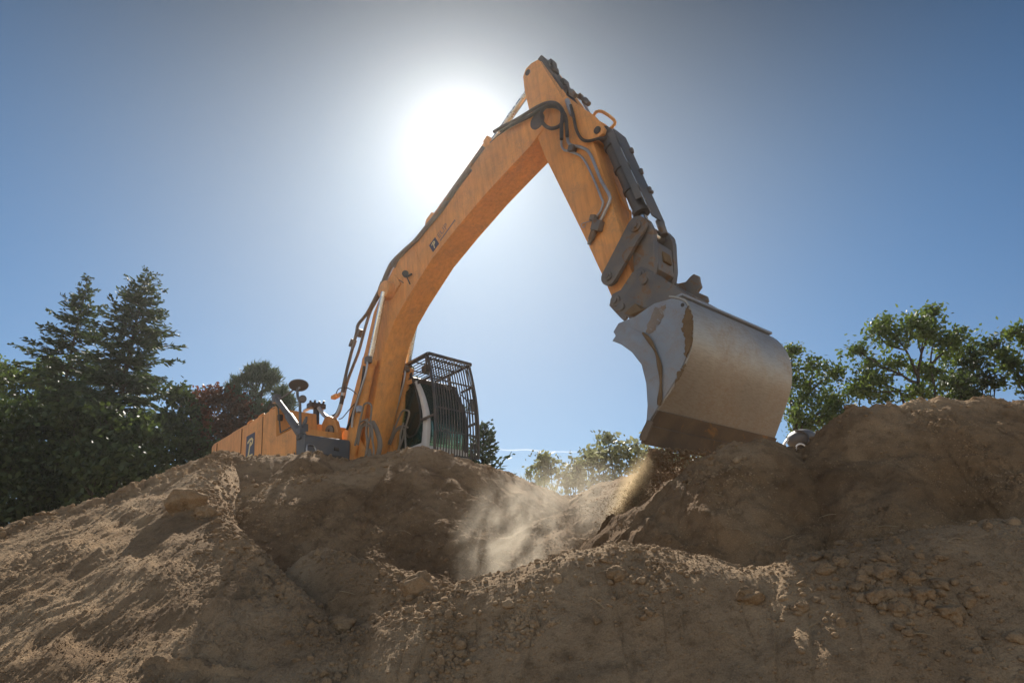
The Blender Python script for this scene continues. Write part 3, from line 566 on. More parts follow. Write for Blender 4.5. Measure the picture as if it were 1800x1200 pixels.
# writing along the boom's side
bx = Vector((3.55-2.45, 0, 5.04-4.50)).normalized(); bzv = Vector((-bx.z, 0, bx.x))
c = mp(763, 430, -0.272)
emblem(BOOM, (c.x, -0.2705, c.z), (bx.x, bx.z), (bzv.x, bzv.z), -1, 0.20, 0.21)
o_ = Vector((c.x, -0.2725, c.z)) + bx*0.15 - bzv*0.02
lettering('boom_lettering', 'EUP', BOOM, o_, bx, bzv, 0.17, M_FAINT, 0.001)
MB().prism([tuple((o_+bx*t+bzv*u)[k] for k in (0, 2)) for t, u in ((0, -0.075), (0.48, -0.075), (0.48, -0.045), (0, -0.045))], -0.2705, -0.274, 0).build('boom_stripe', M_FAINT, BOOM)

# ---- stick cylinder over the boom
sa, sb, sm = Vector((2.75, 0, 5.74)), Vector((5.62, 0, 7.12)), Vector((4.42, 0, 6.54))
SCY = MB().cyl(sa, sm, 0.125, seg=26).cyl(sm-(sb-sa)*0.03, sm+(sb-sa)*0.01, 0.15, seg=26, bev=0.01).prism([(2.50, 5.45), (2.62, 5.80), (2.80, 5.88), (2.95, 5.75), (3.0, 5.60)], -0.14, 0.14, 0.01).build('stick_cylinder', M_ORANGE, EX)
MB().cyl(sm, sb, 0.058, seg=22).build('rod', M_CHROME, SCY)
hose([(862, 252), (875, 240), (890, 228), (905, 214), (918, 205)], -0.16, 0.022, M_RUBBER, 'hose', SCY)

# ---- stick
st = mxz([(919, 135), (924, 121), (934, 111), (945, 105), (953, 107), (994, 164), (1014, 205), (1044, 254), (1066, 325), (1091, 408), (1096, 440)], -0.25)
st += [(6.74, 2.62), (6.70, 2.40), (6.60, 2.20), (6.50, 2.14), (6.40, 2.20)]
st += mxz([(1060, 487), (1030, 422), (957, 274), (934, 212), (922, 160)], -0.25)
STICK = MB().prism(st, -0.25, 0.25, 0.014).build('stick', M_ORANGE, EX)
pv = mp(944, 214, -0.25)
MB().cyl((5.66, -0.285, 5.98), (5.66, 0.30, 5.98), 0.15, seg=24, bev=0.01).build('pivot_pin', M_DARK, STICK)
t = mp(928, 128, -0.25); MB().cyl((t.x, -0.262, t.z), (t.x, 0.262, t.z), 0.055, seg=18).build('tail_pin', M_DARK, STICK)
# cover strip and fittings up the stick's front
a, b_ = mp(958, 108, -0.1), mp(1003, 180, -0.1)
q = MB().bar(a, b_, 0.30, 0.10, 0.02, up=(1, 0, 0.3))
for k, f in enumerate((0.12, 0.35, 0.6, 0.85)): q.box(a.lerp(b_, f)+Vector((0.06, 0.05*(-1)**k, 0.02)), (0.09, 0.16, 0.12), 0.02)
q.build('hose_cover', M_DARK, STICK)
for x, y, yy in ((999, 158, -0.16), (1022, 172, 0.02)):
    c = mp(x, y, yy); d = Vector((0.25, 0, -0.5)).normalized()
    MB().cyl(c-d*0.07, c-d*0.02, 0.052, seg=6).cyl(c-d*0.02, c+d*0.10, 0.03, seg=12).cyl(c+d*0.10, c+d*0.24, 0.055, 0.04, 12).build('pipe_fitting', M_LINK, STICK)
hose([(1025, 180), (1032, 192), (1038, 203)], 0.02, 0.022, M_STEEL, 'pipe', STICK)
hose([(1003, 185), (1008, 205), (1013, 228), (1022, 244), (1034, 248), (1052, 244), (1066, 243)], -0.30, 0.024, M_RUBBER, 'hose', STICK, 8)
hose([(997, 176), (1002, 192), (1006, 202)], -0.28, 0.04, M_STEEL, 'pipe', STICK, 8)
# the hose loop at the pivot
loop = [(868, 232), (885, 222), (905, 212), (925, 200), (945, 188), (962, 181), (977, 182), (988, 193), (990, 208), (984, 221), (970, 226), (957, 220), (951, 207), (953, 195), (965, 184), (980, 184), (988, 198), (987, 220), (987, 245)]
hose(loop, [-0.30-0.006*i for i in range(len(loop))], 0.030, M_RUBBER, 'hose', STICK, 9)
hose([(880, 232), (905, 217), (930, 205), (950, 192), (966, 187), (982, 190), (993, 203), (996, 225), (997, 240)], -0.34, 0.030, M_RUBBER, 'hose', STICK, 9)
for k in range(5): hose([(893+5*k, 222-2*k), (915+4*k, 216-k), (933+2*k, 222+4*k), (938+1.5*k, 240+3*k), (932, 247+2*k), (920-2*k, 240+3*k)], -0.12+0.05*k, 0.019, M_RUBBER, 'hose', STICK, 7)
hose([(987, 243), (987, 256), (992, 264), (1000, 266), (1020, 274), (1032, 290), (1046, 320), (1057, 348), (1060, 357), (1054.6, 373), (1044, 385)], -0.30, 0.018, M_STEEL, 'pipe', STICK, 8)
hose([(997, 238), (999, 250), (1006, 256), (1024, 260), (1038, 272), (1056, 316), (1071, 343), (1070, 357), (1057, 385), (1052, 394)], -0.30, 0.024, M_STEEL, 'pipe', STICK, 8)
for x, y, sz in ((1050, 397, 0.15), (1044, 384, 0.09), (1006, 262, 0.10)):
    MB().box(mp(x, y, -0.31), (sz, 0.11, sz), 0.014, Matrix.Rotation(0.5, 3, 'Y')).build('valve_block', M_LINK, STICK)
a = mp(1046, 402, -0.30); b_ = mp(1035, 430, -0.30); MB().cyl(a, a.lerp(b_, 0.7), 0.05, 0.045, 14).cyl(a.lerp(b_, 0.7), b_, 0.03, 0.03, 12).build('hose_coupling', M_LINK, STICK)
hose([(1040, 388), (1030, 391), (1022, 394), (1024, 400), (1028, 398), (1030, 394)], -0.27, 0.006, M_STEEL, 'wire', STICK, 5)
# dark tube put in for the shade on the stick's front face
hose([(1050, 262), (1062, 292), (1073, 325), (1084, 365), (1097, 400), (1102, 425)], 0.02, 0.055, M_DARK, 'shade_strip', STICK, 8)
hose([(1066, 280), (1084, 330), (1098, 362), (1108, 372), (1107, 384), (1102, 396)], 0.05, 0.016, M_ORANGE, 'pipe', STICK, 7)
# ears that carry the bucket cylinder, and the lifting handle
ear = mxz([(1000, 198), (1016, 187), (1040, 200), (1050, 208), (1066, 228), (1064, 237), (1046, 250), (1030, 262), (1014, 250), (1000, 232)], -0.20)
for y0 in (-0.255, 0.13): MB().prism(ear, y0, y0+0.07, 0.012).build('cylinder_ear', M_ORANGE, STICK)
p = mp(1050, 229, -0.26); MB().cyl((p.x, -0.275, p.z), (p.x, 0.22, p.z), 0.06, seg=20, bev=0.006).build('ear_pin', M_DARK, STICK)
MB().tube([mp(1043, 206, 0.12), mp(1048, 197, 0.12), mp(1060, 197, 0.12), mp(1079, 211, 0.12), mp(1080, 219, 0.12), mp(1072, 227, 0.12)], 0.026, 8, 1).build('lifting_handle', M_ORANGE, STICK)

# ---- bucket cylinder with its guard
ca, cb = Vector((p.x+0.02, -0.02, p.z)), Vector((7.02, -0.02, 3.14)); cm = ca.lerp(cb, 0.80)
BC = MB().cyl(ca.lerp(cb, 0.03), cm, 0.105, seg=26)
for f_ in (0.10, 0.34, 0.56, 0.77): BC.cyl(ca.lerp(cb, f_), ca.lerp(cb, f_+0.035), 0.125, seg=26, bev=0.006)
BC.cyl(ca+Vector((0, -0.11, 0)), ca+Vector((0, 0.11, 0)), 0.12, seg=20)
BC = BC.build('bucket_cylinder', M_GREY, EX)
MB().cyl(cm, cb, 0.052, seg=20).cyl(cb+Vector((0, -0.09, 0)), cb+Vector((0, 0.09, 0)), 0.10, seg=20).build('rod', M_CHROME, BC)
ax = (cb-ca).normalized(); nx = Vector((-ax.z, 0, ax.x)); nx = nx if nx.x > 0 else -nx
g0, g1 = ca.lerp(cb, 0.05)+nx*0.17, ca.lerp(cb, 0.93)+nx*0.17
GU = MB()
def slab(o, u, v, n, a, b_, th):   # thin plate: corners (a0,b0) (a1,b1) in u,v around o
    pts = [o+u*s_+v*t_ for s_, t_ in ((a[0], b_[0]), (a[1], b_[0]), (a[1], b_[1]), (a[0], b_[1]))]
    V = [GU.bm.verts.new(q_+n*w_) for w_ in (0, th) for q_ in pts]
    fs = [GU.bm.faces.new([V[i] for i in f_]) for f_ in ((0, 1, 2, 3), (4, 5, 6, 7), (0, 1, 5, 4), (1, 2, 6, 5), (2, 3, 7, 6), (3, 0, 4, 7))]
    bmesh.ops.recalc_face_normals(GU.bm, faces=fs); GU._bev(fs, 0.003)
Lg = (g1-g0).length; yv = Vector((0, 1, 0))
slab(g0, ax, yv, nx, (0.0, Lg), (-0.16, 0.17), 0.018)
slab(g0+yv*0.17, ax, (yv*0.75-nx*0.66).normalized(), nx*0.75+yv*0.66, (0.06, Lg-0.02), (0.003, 0.16), 0.016)
slab(g0+yv*-0.16, ax, (-yv*0.35-nx*0.93).normalized(), nx*0.35-yv*0.93, (0.05, Lg-0.35), (0.003, 0.10), 0.016)
GU = GU.build('cylinder_guard', M_GREY, BC)
for f_ in (0.2, 0.45, 0.66): MB().box(g0.lerp(g1, f_)+nx*0.03+yv*0.10, (0.07, 0.05, 0.09), 0.012).build('guard_bracket', M_LINK, BC)
MB().cyl(g0.lerp(g1, 0.62)+yv*0.22-nx*0.03, g0.lerp(g1, 0.62)+yv*0.27+nx*0.01, 0.03, seg=10).build('guard_bracket', M_LINK, BC)
q = MB()
q.cyl(g1+yv*0.10-nx*0.02-ax*0.05, g1+yv*0.10-nx*0.04+ax*0.20, 0.055, seg=12); q.build('guard_stay', M_LINK, BC)

# ---- linkage
def link(prof, y0, y1, name, mat=M_LINK, bev=0.014): return MB().prism(prof, y0, y1, bev).build(name, mat, EX)
def capsule(a, b_, r0, r1, n=7):
    (ax_, az), (bx_, bz) = a, b_; t = math.atan2(bz-az, bx_-ax_); out = []
    for i in range(n+1): u = t+math.pi/2+math.pi*i/n; out.append((ax_+r0*math.cos(u), az+r0*math.sin(u)))
    for i in range(n+1): u = t-math.pi/2+math.pi*i/n; out.append((bx_+r1*math.cos(u), bz+r1*math.sin(u)))
    return out
A0, R0, S0, K0 = (6.46, 2.63), (7.02, 3.13), (6.46, 2.28), (6.90, 2.47)
for y0 in (-0.40, 0.32): link(capsule(A0, R0, 0.125, 0.145), y0, y0+0.075, 'idler_link')
HL = [(6.97, 3.30), (7.16, 3.20), (7.20, 3.02), (7.12, 2.60), (7.02, 2.36), (6.88, 2.32), (6.76, 2.42), (6.80, 2.60), (6.88, 3.05), (6.88, 3.22)]
HB = MB().prism(HL, -0.31, -0.20, 0.014).prism(HL, 0.20, 0.31, 0.014).prism([(7.04, 2.92), (7.16, 2.90), (7.10, 2.50), (6.98, 2.45), (6.90, 2.60)], -0.198, 0.198, 0.02)
HB = HB.build('bucket_link', M_LINK, EX)
m_ = MB().box((7.13, 0.02, 2.72), (0.05, 0.20, 0.16), 0.03); m_.build('dried_mud', M_MUD, HB)
for (x, z), r, y in ((A0, 0.065, 0.43), (R0, 0.085, 0.43), (S0, 0.075, 0.36), (K0, 0.070, 0.36)):
    MB().cyl((x, -y, z), (x, y, z), r, seg=20, bev=0.008).cyl((x, -y-0.018, z), (x, -y, z), r*0.55, seg=8).build('pin', M_LINK, EX)
CO = MB()
cp = [(6.34, 2.26), (6.42, 2.40), (6.56, 2.40), (6.78, 2.56), (6.92, 2.58), (7.06, 2.46), (7.10, 2.30), (6.98, 2.16), (6.66, 1.98), (6.46, 2.04)]
CO.prism(cp, -0.33, -0.26, 0.012).prism(cp, 0.26, 0.33, 0.012).prism([(6.62, 2.10), (6.94, 2.30), (7.00, 2.22), (6.70, 2.03)], -0.258, 0.258, 0.01)
CO.box((6.70, -0.37, 2.08), (0.42, 0.05, 0.10), 0.012, Matrix.Rotation(-0.55, 3, 'Y'))
CO = CO.build('quick_coupler', M_LINK, EX)

# ---- bucket
near = mxz([(1176, 519), (1192, 521), (1207, 528), (1216, 548), (1219, 575), (1216, 610), (1204, 644), (1182, 684), (1156, 721), (1136, 752), (1128, 770)], -1.0)
far = mxz([(1338, 585), (1356, 591), (1372, 603), (1386, 624), (1392, 650), (1391, 680), (1384, 706), (1372, 742), (1360, 775), (1350, 801), (1344, 816)], 1.1)
def resample(P, n):
    P = [Vector((a, b_)) for a, b_ in P]; Ls = [0]
    for a, b_ in zip(P[:-1], P[1:]): Ls.append(Ls[-1]+(b_-a).length)
    out = []
    for i in range(n):
        t = Ls[-1]*i/(n-1); k = max(j for j in range(len(P)-1) if Ls[j] <= t+1e-9); u = (t-Ls[k])/(Ls[k+1]-Ls[k])
        p0, p1, p2, p3 = P[max(k-1, 0)], P[k], P[k+1], P[min(k+2, len(P)-1)]
        out.append(0.5*((2*p1)+(p2-p0)*u+(2*p0-5*p1+4*p2-p3)*u*u+(3*p1-p0-3*p2+p3)*u**3))
    return out
NP, FP = resample(near, 33), resample(far, 33)
def offs(P, d):
    out = []
    for i in range(len(P)):
        t = (P[min(i+1, len(P)-1)]-P[max(i-1, 0)]).normalized(); out.append(P[i]+Vector((-t.y, t.x))*d)
    return out
def shell_rows(d, n=26):
    A, B = offs(NP, d), offs(FP, d); rows = []
    for k in range(n+1):
        u = k/n; y = -1.0+2.1*u; rows.append([(a.x*(1-u)+b_.x*u, y, a.y*(1-u)+b_.y*u) for a, b_ in zip(A, B)])
    return rows
sgn = -1   # the inside lies towards the machine
m_ = MB(); Vo = m_.grid(shell_rows(0.0)); Vi = m_.grid(shell_rows(sgn*0.022))
for a, b_ in ((Vo[0], Vi[0]), (Vo[-1], Vi[-1])):
    for i in range(len(a)-1): m_.bm.faces.new((a[i], a[i+1], b_[i+1], b_[i]))
for j in (0, -1):
    for k in range(len(Vo)-1): m_.bm.faces.new((Vo[k][j], Vo[k+1][j], Vi[k+1][j], Vi[k][j]))
bmesh.ops.recalc_face_normals(m_.bm, faces=m_.bm.faces[:])
BU = m_.build('bucket', M_BUCKET, EX, 0.5)
opening = mxz([(1133, 761), (1137, 738), (1138.5, 712), (1136, 673), (1128, 641), (1111, 619), (1096, 607), (1076, 599), (1082, 590), (1078, 583), (1087, 568), (1116, 556), (1150, 533)], -1.0)
sp = [(p_.x, p_.y) for p_ in offs(NP, sgn*0.03)[1:]] + opening
MB().prism(sp, -1.0, -0.965, 0.006).build('side_plate', M_SIDE, BU)
dx, dz = FP[16].x-NP[16].x, FP[16].y-NP[16].y
spf = [(p_.x, p_.y) for p_ in offs(FP, sgn*0.03)[1:]] + [(x+dx, z+dz) for x, z in opening]
MB().prism(spf, 1.065, 1.1, 0.006).build('side_plate', M_SIDE, BU)
# wear strip along the mouth of the near side plate
ws = mxz([(1134, 752), (1137, 735), (1138.5, 712), (1136, 673), (1128, 641), (1111, 619), (1090, 604), (1105, 575), (1128, 585), (1142, 600), (1154, 625), (1160, 655), (1160, 690), (1157, 715)], -1.01)
MB().prism(ws, -1.016, -1.0005, 0.006).build('wear_strip', M_SIDE, BU)
# a bead of mud lies along the strip's inner edge
bead = [mp(x, y, -1.02) for x, y in ((1130, 585), (1143, 600), (1155, 625), (1161, 655), (1161, 690), (1158, 712))]
MB().tube(bead, lambda t_: 0.014+0.014*math.sin(t_*9)**2, 7, 5).build('mud_bead', M_MUD, BU)
M_RUST = paint('rust_film', (0.215, 0.185, 0.165), 0.7, dirt=(0.27, 0.18, 0.11), amount=0.9, scale=11, wear=((0.27, 0.30, 0.34), 14, 0.55), bump=0.4)
def mud(px, y, th, name='dried_mud', mt=None):
    rnd = random.Random(len(px)*7+int(px[0][0])); P = mxz(px, y); Q = []
    for i in range(len(P)):
        a, b_ = Vector(P[i]), Vector(P[(i+1) % len(P)])
        for u in (0, .14, .28, .43, .57, .71, .85): w_ = a.lerp(b_, u); Q.append((w_.x+rnd.gauss(0, .010), w_.y+rnd.gauss(0, .010)))
    return MB().prism(Q, y, y-th, th*0.4).build(name, mt or M_MUD, BU)
mud([(1210, 537), (1217, 553), (1218.5, 580), (1216, 605), (1207, 630), (1204, 620), (1206, 600), (1200, 578), (1203, 552)], -1.001, 0.02)
mud([(1153, 540), (1170, 536), (1168, 556), (1150, 582), (1136, 586), (1140, 565)], -1.001, 0.003, 'rust_film', M_RUST)
mud([(1192, 655), (1206, 640), (1200, 655), (1187, 676)], -1.001, 0.012)
c = mp(1200, 536, -1.0); MB().cyl((c.x, -1.006, c.z), (c.x, -0.99, c.z), 0.022, seg=14).build('plate_hole', M_RUBBER, BU)
# cutting edge: two stepped plates under the shell's lower lip
def edge_plate(i0, i1, d, name, mat, ext=0.0, di=0.002, ye=0.015):
    A, B = NP[i0:i1], FP[i0:i1]
    def sec(P):
        O = offs(P, -sgn*d); I = offs(P, -sgn*di)
        if ext:
            t_ = (P[-1]-P[-2]).normalized(); O[-1] = O[-1]+t_*ext; I[-1] = I[-1]+t_*ext
        return O, I
    (oa, ia), (ob, ib) = sec(A), sec(B); e = MB(); n = 20
    def row(a, b_, u): return [(x.x*(1-u)+z.x*u, -1.0-ye+(2.1+2*ye)*u, x.y*(1-u)+z.y*u) for x, z in zip(a, b_)]
    Vo = e.grid([row(oa, ob, k/n) for k in range(n+1)]); Vi = e.grid([row(ia, ib, k/n) for k in range(n+1)])
    for a, b_ in ((Vo[0], Vi[0]), (Vo[-1], Vi[-1])):
        for i in range(len(a)-1): e.bm.faces.new((a[i], a[i+1], b_[i+1], b_[i]))
    for j in (0, -1):
        for k in range(n): e.bm.faces.new((Vo[k][j], Vo[k+1][j], Vi[k+1][j], Vi[k][j]))
    bmesh.ops.recalc_face_normals(e.bm, faces=e.bm.faces[:]); return e.build(name, mat, BU)
edge_plate(26, 33, 0.020, 'wear_plate', M_EDGE, 0.02); edge_plate(29, 33, 0.045, 'cutting_edge', M_EDGE, 0.05, 0.0212, 0.022)
MB().prism(mxz([(1139, 738), (1150, 741), (1137, 774), (1125, 774), (1130, 757)], -1.025), -1.045, -1.0225, 0.006).build('side_cutter', M_EDGE, BU)
# a reinforcing lip along the top back edge
e0, e1 = NP[2], FP[2]
MB().bar((e0.x, -0.99, e0.y+0.014), (e1.x, 1.09, e1.y+0.014), 0.10, 0.03, 0.008).build('top_lip', M_SIDE, BU)
# ears on the bucket's top that the coupler grips
e_near = [(6.50, 2.16), (6.60, 2.22), (6.90, 2.40), (7.04, 2.42), (7.20, 2.28), (7.50, 1.86), (7.58, 1.62), (7.05, 1.60), (6.72, 1.80)]
MB().prism(e_near, -0.43, -0.37, 0.012).build('bucket_ear', M_LINK, BU)
e_far = mxz([(1120, 505), (1165, 492), (1192, 498), (1205, 495), (1213, 486), (1219, 481), (1228, 485), (1229, 494), (1232, 503), (1225, 513), (1242, 520), (1244, 528), (1237, 536), (1225, 545), (1175, 540), (1150, 535)], 0.36)
MB().prism(e_far, 0.36, 0.42, 0.012).build('bucket_ear', M_LINK, BU)
MB().cyl((6.58, -0.46, 2.11), (6.58, 0.46, 2.11), 0.055, seg=18, bev=0.006).cyl((6.98, -0.46, 2.31), (6.98, 0.46, 2.31), 0.055, seg=18, bev=0.006).build('ear_pin', M_LINK, BU)
MB().prism([(7.16, 2.22), (7.30, 2.14), (7.56, 1.84), (7.52, 1.74), (7.20, 1.98)], -0.365, 0.375, 0.015).build('ear_bridge', M_LINK, BU)
c = mp(1152, 556, -0.6); MB().prism(mxz([(1108, 556), (1122, 543), (1128, 538), (1138, 548), (1150, 546), (1120, 558)], -0.45), -0.60, -0.44, 0.01).build('dried_mud', M_MUD, BU)

# ---- cab
CAB = MB()
CAB.prism([(-0.25, 1.30), (-0.25, 1.80), (1.46, 1.80), (1.52, 1.66), (1.44, 1.30)], 0.44, 1.50, 0.02)
CAB = CAB.build('cab', M_WHITE, EX)
curve = [(1.42, 1.40), (1.52, 1.70), (1.60, 2.20), (1.50, 2.69), (1.31, 3.11)]
for y0, nm, mt in ((0.44, 'cab_pillar', M_WHITE), (1.40, 'cab_pillar', M_DARK)):
    inner = [(x-0.19+0.035*k, z) for k, (x, z) in enumerate(curve)]
    MB().prism([tuple(v) for v in resample(curve, 12)]+[tuple(v) for v in resample(inner, 12)][::-1], y0, y0+0.09, 0.01).build(nm, mt, CAB)
    MB().box((-0.18, y0+0.045, 2.45), (0.12, 0.09, 1.32), 0.01).build('cab_pillar', M_DARK, CAB)
MB().prism([(-0.26, 3.02), (-0.22, 3.16), (1.20, 3.17), (1.36, 3.10), (1.34, 3.02)], 0.43, 1.51, 0.02).build('cab_roof', M_DARK, CAB)
MB().box((0.5, 0.425, 3.06), (1.5, 0.02, 0.09), 0.006).build('roof_trim', M_ORANGE, CAB)
MB().prism([(-0.12, 1.84), (1.26, 1.84), (1.34, 2.2), (1.26, 2.68), (1.12, 3.0), (-0.12, 3.0)], 0.47, 0.478, 0).build('side_window', M_GLASS, CAB)
MB().prism([(-0.12, 1.84), (1.26, 1.84), (1.34, 2.2), (1.26, 2.68), (1.12, 3.0), (-0.12, 3.0)], 1.46, 1.468, 0).build('side_window', M_GLASS, CAB)
MB().box((-0.22, 0.97, 2.42), (0.01, 0.86, 1.14), 0).build('rear_window', M_GLASS, CAB)
fw = [tuple(v) for v in resample(curve, 9)]
MB().prism([(x-0.03, z) for x, z in fw]+[(x-0.038, z) for x, z in fw][::-1], 0.54, 1.39, 0).build('front_window', M_GLASS, CAB)
dw = mxz([(729, 673), (735, 698), (740.5, 733), (736, 752), (728, 765), (718, 768), (713, 755), (713, 690)], 0.43)
MB().prism(dw, 0.425, 0.435, 0).build('quarter_window', M_DGLASS, CAB)
MB().tube([(x, 0.42, z) for x, z in dw[:7]], 0.016, 6, 3).build('window_seal', M_RUBBER, CAB)
se = MB().box((0.28, 0.97, 2.0), (0.5, 0.5, 0.16), 0.05).prism([(-0.02, 1.95), (0.12, 1.95), (0.02, 2.75), (-0.12, 2.75)], 0.74, 1.20, 0.04).box((-0.06, 0.97, 2.86), (0.10, 0.28, 0.2), 0.04).build('seat', M_RUBBER, CAB)
MB().torus((0.86, 0.92, 2.22), (-0.75, 0.1, 0.65), 0.20, 0.016).cyl((0.95, 0.92, 1.80), (0.86, 0.92, 2.2), 0.03).build('steering_wheel', M_RUBBER, CAB)
MB().box((1.18, 1.30, 2.25), (0.05, 0.10, 0.7), 0.02).build('red_post', M_RED, CAB)
MB().box((0.55, 0.97, 2.96), (1.5, 0.9, 0.06), 0.02).build('headliner', M_DARK, CAB)
# guard over roof and front
G = MB(); X0, X1, Y0, Y1, ZG = 0.62, 1.81, 0.40, 1.52, 3.435
for a, b_ in (((X0, Y0), (X1, Y0)), ((X0, Y1), (X1, Y1)), ((X1, Y0), (X1, Y1)), ((X0, Y0), (X0, Y1))): G.bar((*a, ZG), (*b_, ZG), 0.05, 0.05, 0.005)
for k in range(1, 12): y = Y0+(Y1-Y0)*k/12; G.bar((X0, y, ZG+0.008), (X1, y, ZG+0.008), 0.026, 0.008, 0.002)
for x in (0.98, 1.35, 1.62): G.bar((x, Y0, ZG-0.008), (x, Y1, ZG-0.008), 0.035, 0.012, 0.002)
for x, y in ((0.7, Y0+.05), (0.7, Y1-.05), (1.2, Y0+.05), (1.2, Y1-.05)): G.bar((x, y, 3.15), (x, y, ZG), 0.04, 0.04, 0.003)
G.build('roof_guard', M_DARK, CAB)
G = MB(); xf = 1.80
def fx(z): return 1.77+0.10*math.sin((3.4-z)/1.9*math.pi)
zs = [3.40, 3.0, 2.5, 2.0, 1.48]
for k in range(17):
    y = Y0+0.02+(Y1-Y0-0.04)*k/16; r = 0.028 if k in (0, 16) else 0.0125
    G.tube([(fx(z), y, z) for z in zs], r, 6, 2)
for z in (3.36, 2.93, 2.36, 1.92, 1.50): G.bar((fx(z)-0.012, Y0, z), (fx(z)-0.012, Y1, z), 0.018, 0.03, 0.003)
for y in (Y0, Y1):
    for z in (2.95, 2.2): G.bar((1.45, y, z), (fx(z), y, z), 0.02, 0.05, 0.003)
for k in range(3): G.tube([(1.76-0.09*k, Y1, 3.38), (1.80-0.09*k, Y1, 2.6), (1.76-0.09*k, Y1, 1.5)], 0.012, 6, 2)
G.build('front_guard', M_DARK, CAB)
MB().box((1.60, 0.52, 3.20), (0.14, 0.16, 0.14), 0.02).bar((1.60, 0.52, 3.26), (1.60, 0.52, 3.43), 0.03, 0.03).build('work_lamp', M_DARK, CAB)
MB().tube([(1.45, 1.52, 2.9), (1.62, 1.60, 2.6), (1.60, 1.62, 2.2)], 0.014, 6, 2).box((1.66, 1.60, 2.62), (0.04, 0.12, 0.26), 0.015).build('cab_mirror', M_DARK, CAB)
# ------------------------------------------------------------------ trees and plants
def leaf_material(name, dark, light, trans=0.35, tint=(1.25, 1.25, 0.55)):
    m, nt, N, Lk = new_mat(name); o = N('ShaderNodeOutputMaterial')
    g = N('ShaderNodeNewGeometry'); tc = N('ShaderNodeTexCoord')
    n1 = noise(N, Lk, tc.outputs['Object'], 0.9, 3)
    ad = N('ShaderNodeMath'); ad.operation = 'MULTIPLY_ADD'; Lk(g.outputs['Random Per Island'], ad.inputs[0]); ad.inputs[1].default_value = 0.6
    sb = N('ShaderNodeMath'); sb.operation = 'SUBTRACT'; Lk(n1.outputs[0], sb.inputs[0]); sb.inputs[1].default_value = 0.30; Lk(sb.outputs[0], ad.inputs[2])
    r = ramp(N, [(0.05, dark), (0.75, light)]); Lk(ad.outputs[0], r.inputs[0])
    d = N('ShaderNodeBsdfPrincipled'); d.inputs['Roughness'].default_value = 0.55; d.inputs['Specular IOR Level'].default_value = 0.25; Lk(r.outputs[0], d.inputs['Base Color'])
    t = N('ShaderNodeBsdfTranslucent'); ti = N('ShaderNodeMix'); ti.data_type = 'RGBA'; ti.blend_type = 'MULTIPLY'; ti.inputs[0].default_value = 1
    Lk(r.outputs[0], ti.inputs['A']); ti.inputs['B'].default_value = (*tint, 1); Lk(ti.outputs['Result'], t.inputs[0])
    x = N('ShaderNodeMixShader'); x.inputs[0].default_value = trans; Lk(d.outputs[0], x.inputs[1]); Lk(t.outputs[0], x.inputs[2]); Lk(x.outputs[0], o.inputs[0]); return m
M_FIR = leaf_material('fir_needles', (0.022, 0.038, 0.027), (0.072, 0.102, 0.060), 0.25)
M_PINE = leaf_material('pine_needles', (0.040, 0.060, 0.046), (0.095, 0.125, 0.085), 0.25)
M_DARKLEAF = leaf_material('dark_foliage', (0.014, 0.026, 0.017), (0.070, 0.098, 0.042), 0.35)
M_LEAF = leaf_material('green_foliage', (0.040, 0.070, 0.026), (0.118, 0.160, 0.058), 0.45)
M_LIGHT = leaf_material('light_foliage', (0.050, 0.085, 0.030), (0.125, 0.170, 0.060), 0.45)
M_PALE = leaf_material('dusty_foliage', (0.15, 0.16, 0.10), (0.30, 0.31, 0.22), 0.4, (1.1, 1.1, 0.8))
M_PURPLE = leaf_material('copper_foliage', (0.045, 0.033, 0.026), (0.125, 0.070, 0.045), 0.4, (1.5, 0.8, 0.55))
M_GRASS = leaf_material('reed_blades', (0.08, 0.11, 0.06), (0.16, 0.19, 0.10), 0.4, (1.1, 1.1, 0.7))
M_BARK = paint('bark', (0.060, 0.048, 0.038), 0.95, dirt=(0.12, 0.10, 0.08), amount=0.5, scale=3, bump=0.8, spec=0.1)

